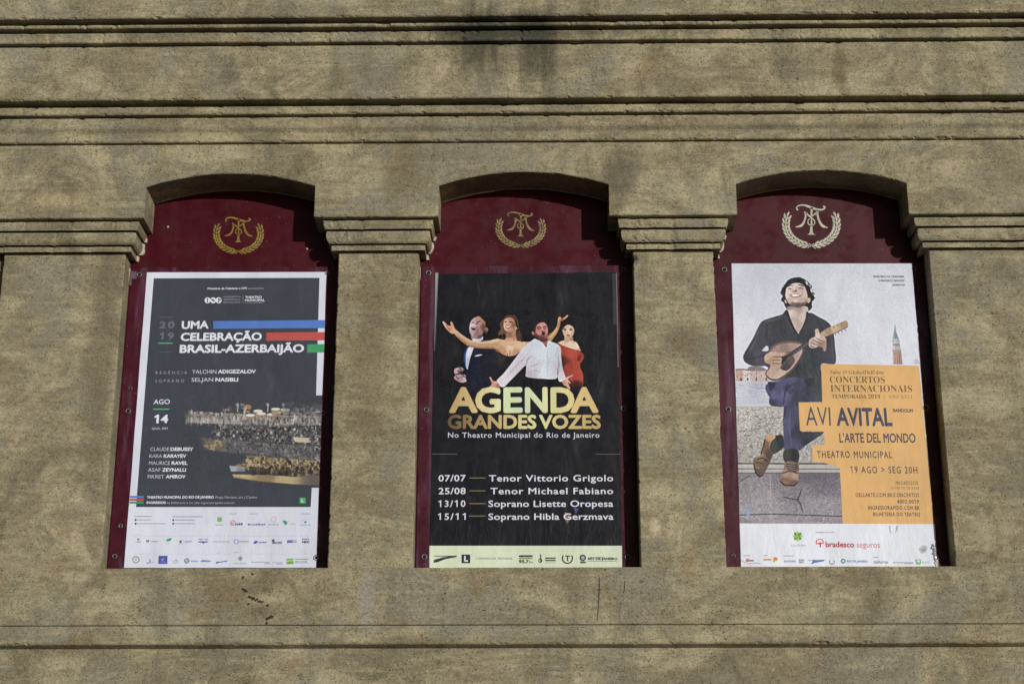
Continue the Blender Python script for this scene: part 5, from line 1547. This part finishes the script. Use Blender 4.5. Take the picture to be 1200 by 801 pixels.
    # knee over the instrument
    p.fill([(322, 600), (330, 574), (400, 574), (470, 546), (560, 532), (640, 544), (700, 590), (740, 660), (760, 770), (760, 800), (600, 800), (350, 800), (340, 680)],
           [(350, 610, (60, 54, 96)), (440, 590, (98, 90, 142)), (540, 560, (100, 92, 142)), (620, 600, (78, 72, 108)), (380, 700, (106, 98, 150)), (480, 700, (112, 104, 156)), (700, 680, (58, 62, 80)), (600, 740, (66, 66, 90)), (360, 780, (72, 66, 110)), (520, 640, (66, 60, 100))], 1, .3)
    p.line([(500, 610), (480, 680), (462, 790)], [8, 14, 10], (54, 48, 84), .75, .6); p.line([(560, 620), (530, 640), (500, 690)], 8, (132, 124, 176), .5, .8); p.line([(400, 600), (380, 660), (372, 740)], 10, (126, 118, 172), .45, 1)
    p.line([(540, 600), (590, 590), (640, 610)], 8, (56, 50, 84), .5, .8)
    p.fill([(652, 560), (720, 540), (826, 530), (830, 770), (760, 770), (730, 660)], [(700, 580, (46, 52, 56)), (800, 560, (58, 64, 70)), (800, 740, (64, 74, 88)), (740, 680, (56, 62, 74))], 1, .6, False)
    p.grain(4.5, .55, 21)
    p.grain(2.2, 1.3, 22)
    p.build('musician_photograph', Y1, r, 'photograph of a dark haired man in a black shirt playing a mandolin', cut=((857.5, 866.9), (1068.7, 1094.2)), desat=.26, sharp=.6)
    OR = (226, 174, 102)
    flat('orange_panel', [([(962.2, 426.2), (1076.9, 428.2), (1094.3, 613.6), (987.5, 613.1), (984.1, 547.2), (964, 541.5), (952.1, 540.8), (951.8, 521.4), (966.4, 520.8), (965.6, 505.2), (937.4, 504.4), (935.8, 471.2), (963.6, 470.7)], OR)], Y2, r)
    BR, NV = (104, 84, 62), (72, 74, 94)
    it = lambda s_: ser(s_, 0x1D434, 0x1D44E)
    text('series_title', [(it('Série O Globo').replace('é', 'e') + '/' + it("Dell'Arte"), 'G', 92, 131, 555, 133, 32, BR, .006), (ser('CONCERTOS'), 'G', 92, 206, 562, 208, 56, BR, -.008, 1.0), (ser('INTERNACIONAIS'), 'G', 98, 281, 795, 284, 56, BR, -.008),
                          (ser('TEMPORADA 2019'), 'G', 108, 338, 520, 339, 33, BR, -.004), ('|', 'G', 555, 338, 558, 338, 33, (170, 130, 80)), (ser('ANO XXVI'), 'G', 592, 339, 795, 341, 33, (170, 134, 86), -.008)], Y3, r)
    flat('accent_mark', [(cp('G', [(136, 98), (144, 90), (147, 92), (139, 101)]), BR)], Y3, r)
    text('main_title', [('AVI', 'F', 382, 175, 487, 176, 78, NV, -.004), ('AVITAL', 'F', 513, 177, 750, 179, 78, NV, .03)], Y3, r)
    text('instrument', [('BANDOLIM', 'G', 632, 455, 802, 458, 29, (84, 74, 76), .03)], Y3, r)
    text('ensemble', [("L'ARTE DEL MONDO", 'F', 524, 248, 849, 249, 40, NV, .018)], Y3, r)
    text('event_line', [('THEATRO MUNICIPAL', 'H', 62, 128, 765, 132, 64, (84, 76, 84), .012, 1.25), ('19 AGO > SEG 20H', 'H', 375, 271, 1003, 275, 64, (92, 80, 84), .012, 1.25)], Y3, r)
    b2 = (104, 84, 74)
    text('ticket_line', [('INGRESSOS', 'H', 800, 381, 1010, 382, 34, (140, 108, 80), .012, 1.2), ('A PARTIR DE R$40', 'H', 755, 424, 1015, 425, 24, (150, 116, 82), .0, 1.2),
                          ('DELLARTE.COM.BR/CONCERTOS', 'H', 425, 494, 1018, 496, 36, b2, .014, 1.15), ('4002.0019', 'H', 812, 556, 1018, 557, 36, b2, .02, 1.15),
                          ('INGRESSORAPIDO.COM.BR', 'H', 540, 614, 1022, 616, 36, b2, .02, 1.15), ('BILHETERIA DO TEATRO', 'H', 588, 674, 1028, 677, 36, b2, .02, 1.15)], Y3, r)
    dk = (62, 64, 80)
    text('presenter_line', [('MINISTÉRIO DA CIDADANIA', 'E', 773, 106, 926, 106, 10, dk, .025), ('E BRADESCO SEGUROS', 'E', 800, 126, 927, 126, 10, dk, .025), ('APRESENTAM', 'E', 866, 147, 929, 147, 9, dk, .02)], Y2, r)
    # footer
    flat('footer_field', [(cp('F', [(99.2, 592.6), (930, 594.6), (940, 776), (103, 776)]), (226, 230, 237))], Y1 - .0002, r)
    flat('culture_logo', flower('F', 345, 647, 22, (70, 158, 70), (176, 200, 84)), Y2, r)
    red = (204, 66, 74)
    text('sponsor_name', [('CULTURA', 'F', 316, 690, 380, 690, 8, (150, 154, 160), .01), ('APRESENTADO POR', 'F', 422, 633, 500, 633, 5, (150, 110, 124), .02),
                          ('bradesco', 'F', 464, 694, 587, 695, 25, red, .034), ('seguros', 'F', 597, 695, 697, 696, 25, (222, 130, 132), .01)], Y2, r)
    flat('insurer_logo', ringpoly('F', 439, 674, 17, 4, red, 150, 370) + [(cp('F', [(436, 674), (442, 674), (446, 694), (440, 695)]), red), (cp('F', [(424, 680), (440, 672), (456, 678), (440, 682)]), red)], Y2, r)
    flat('green_smear', [(cp('F', [(733, 602), (740, 602), (742, 628), (750, 634), (738, 632)]), (160, 196, 160)), (cp('F', [(764, 604), (773, 600), (770, 622), (762, 634)]), (150, 190, 150)),
                         (cp('F', [(862, 700), (880, 684), (900, 692), (894, 712), (876, 722), (866, 712)]), (184, 188, 196)), (cp('F', [(872, 704), (888, 696), (892, 706), (878, 714)]), (150, 154, 160))], Y2, r)
    gy = (170, 174, 184)
    flat('sponsor_marks', bars('F', gy, [(114, 140, 728, 4), (200, 216, 727, 4), (284, 330, 729, 4), (136, 186, 760, 4), (390, 460, 747, 4), (666, 690, 735, 4), (750, 838, 757, 5), (800, 840, 762, 4)]) +
         [(cp('F', disc(131, 750, 8)), (206, 130, 110)), (cp('F', [(137, 748), (158, 748), (158, 754), (137, 754)]), (110, 100, 130)), (cp('F', [(200, 744), (232, 744), (232, 750), (200, 750)]), (206, 120, 70)),
          (cp('F', disc(250, 744, 9)), (222, 120, 60)), (cp('F', disc(244, 752, 6)), (220, 180, 80)), (cp('F', [(402, 766), (412, 746), (424, 750), (460, 746), (456, 754), (420, 760)]), (92, 112, 190)),
          (cp('F', disc(539, 753, 11)), (110, 150, 150)), (cp('F', disc(539, 753, 5)), (206, 216, 220)), (cp('F', [(846, 747), (870, 744), (872, 766), (850, 768)]), (120, 176, 130)), (cp('F', [(852, 750), (866, 748), (864, 760), (856, 758)]), (226, 232, 226))] +
         ringpoly('F', 491, 756, 12, 3, (90, 94, 104), -30, 210), Y2, r)
    text('sponsor_name', [('OI FUTURO', 'F', 286, 758, 338, 758, 8, (80, 86, 160), .03), ('MAPA', 'F', 351, 752, 374, 752, 7, (60, 60, 74), .03), ('MDC', 'F', 351, 762, 374, 762, 8, (60, 60, 74), .04), ('RIO DE JANEIRO', 'F', 555, 758, 644, 759, 9, (72, 110, 180), .03),
                          ('dellarte', 'F', 668, 763, 730, 763, 13, (96, 100, 112), .01), ('BRASIL', 'F', 876, 764, 908, 764, 10, (130, 170, 140), .0)], Y2, r)
    # folds in the paper
    flat('fold_line', [(cp('F', [(226, 380), (228.2, 380), (238, 592), (236, 592)]), (176, 171, 176)), (cp('F', [(238, 600), (240, 600), (258, 720), (256, 720)]), (206, 210, 218)), (cp('F', [(104, 748), (150, 774), (146, 774), (103, 752)]), (176, 176, 180))], Y2, r)
    # torn strip of film curling off the bottom corner
    rg = random.Random(12)
    V, F = [], []
    n = 15
    for k in range(n + 1):
        t = k / n
        x = 1091.6 + 5.5 * t + rg.uniform(-.5, .5)
        y = 637 + 27 * t
        for j in range(4):
            V.append(P(x + j * (1.0 + .9 * t) + rg.uniform(-.5, .5), y + rg.uniform(-.5, .5), YC - .003 - rg.uniform(.001, .012)))
    for k in range(n):
        for j in range(3):
            a = 4 * k + j
            F.append((a, a + 4, a + 5, a + 1))
    o = mesh_obj('torn_film', V, F, M_FILM, r)
    o['label'] = 'crumpled white film peeling off the lower right corner'
    return r

p1 = poster_concert()
p2 = poster_voices()
p3 = poster_mandolin()
p1['label'] = 'dark grey poster with white border and blue, red and green bars beside its title'
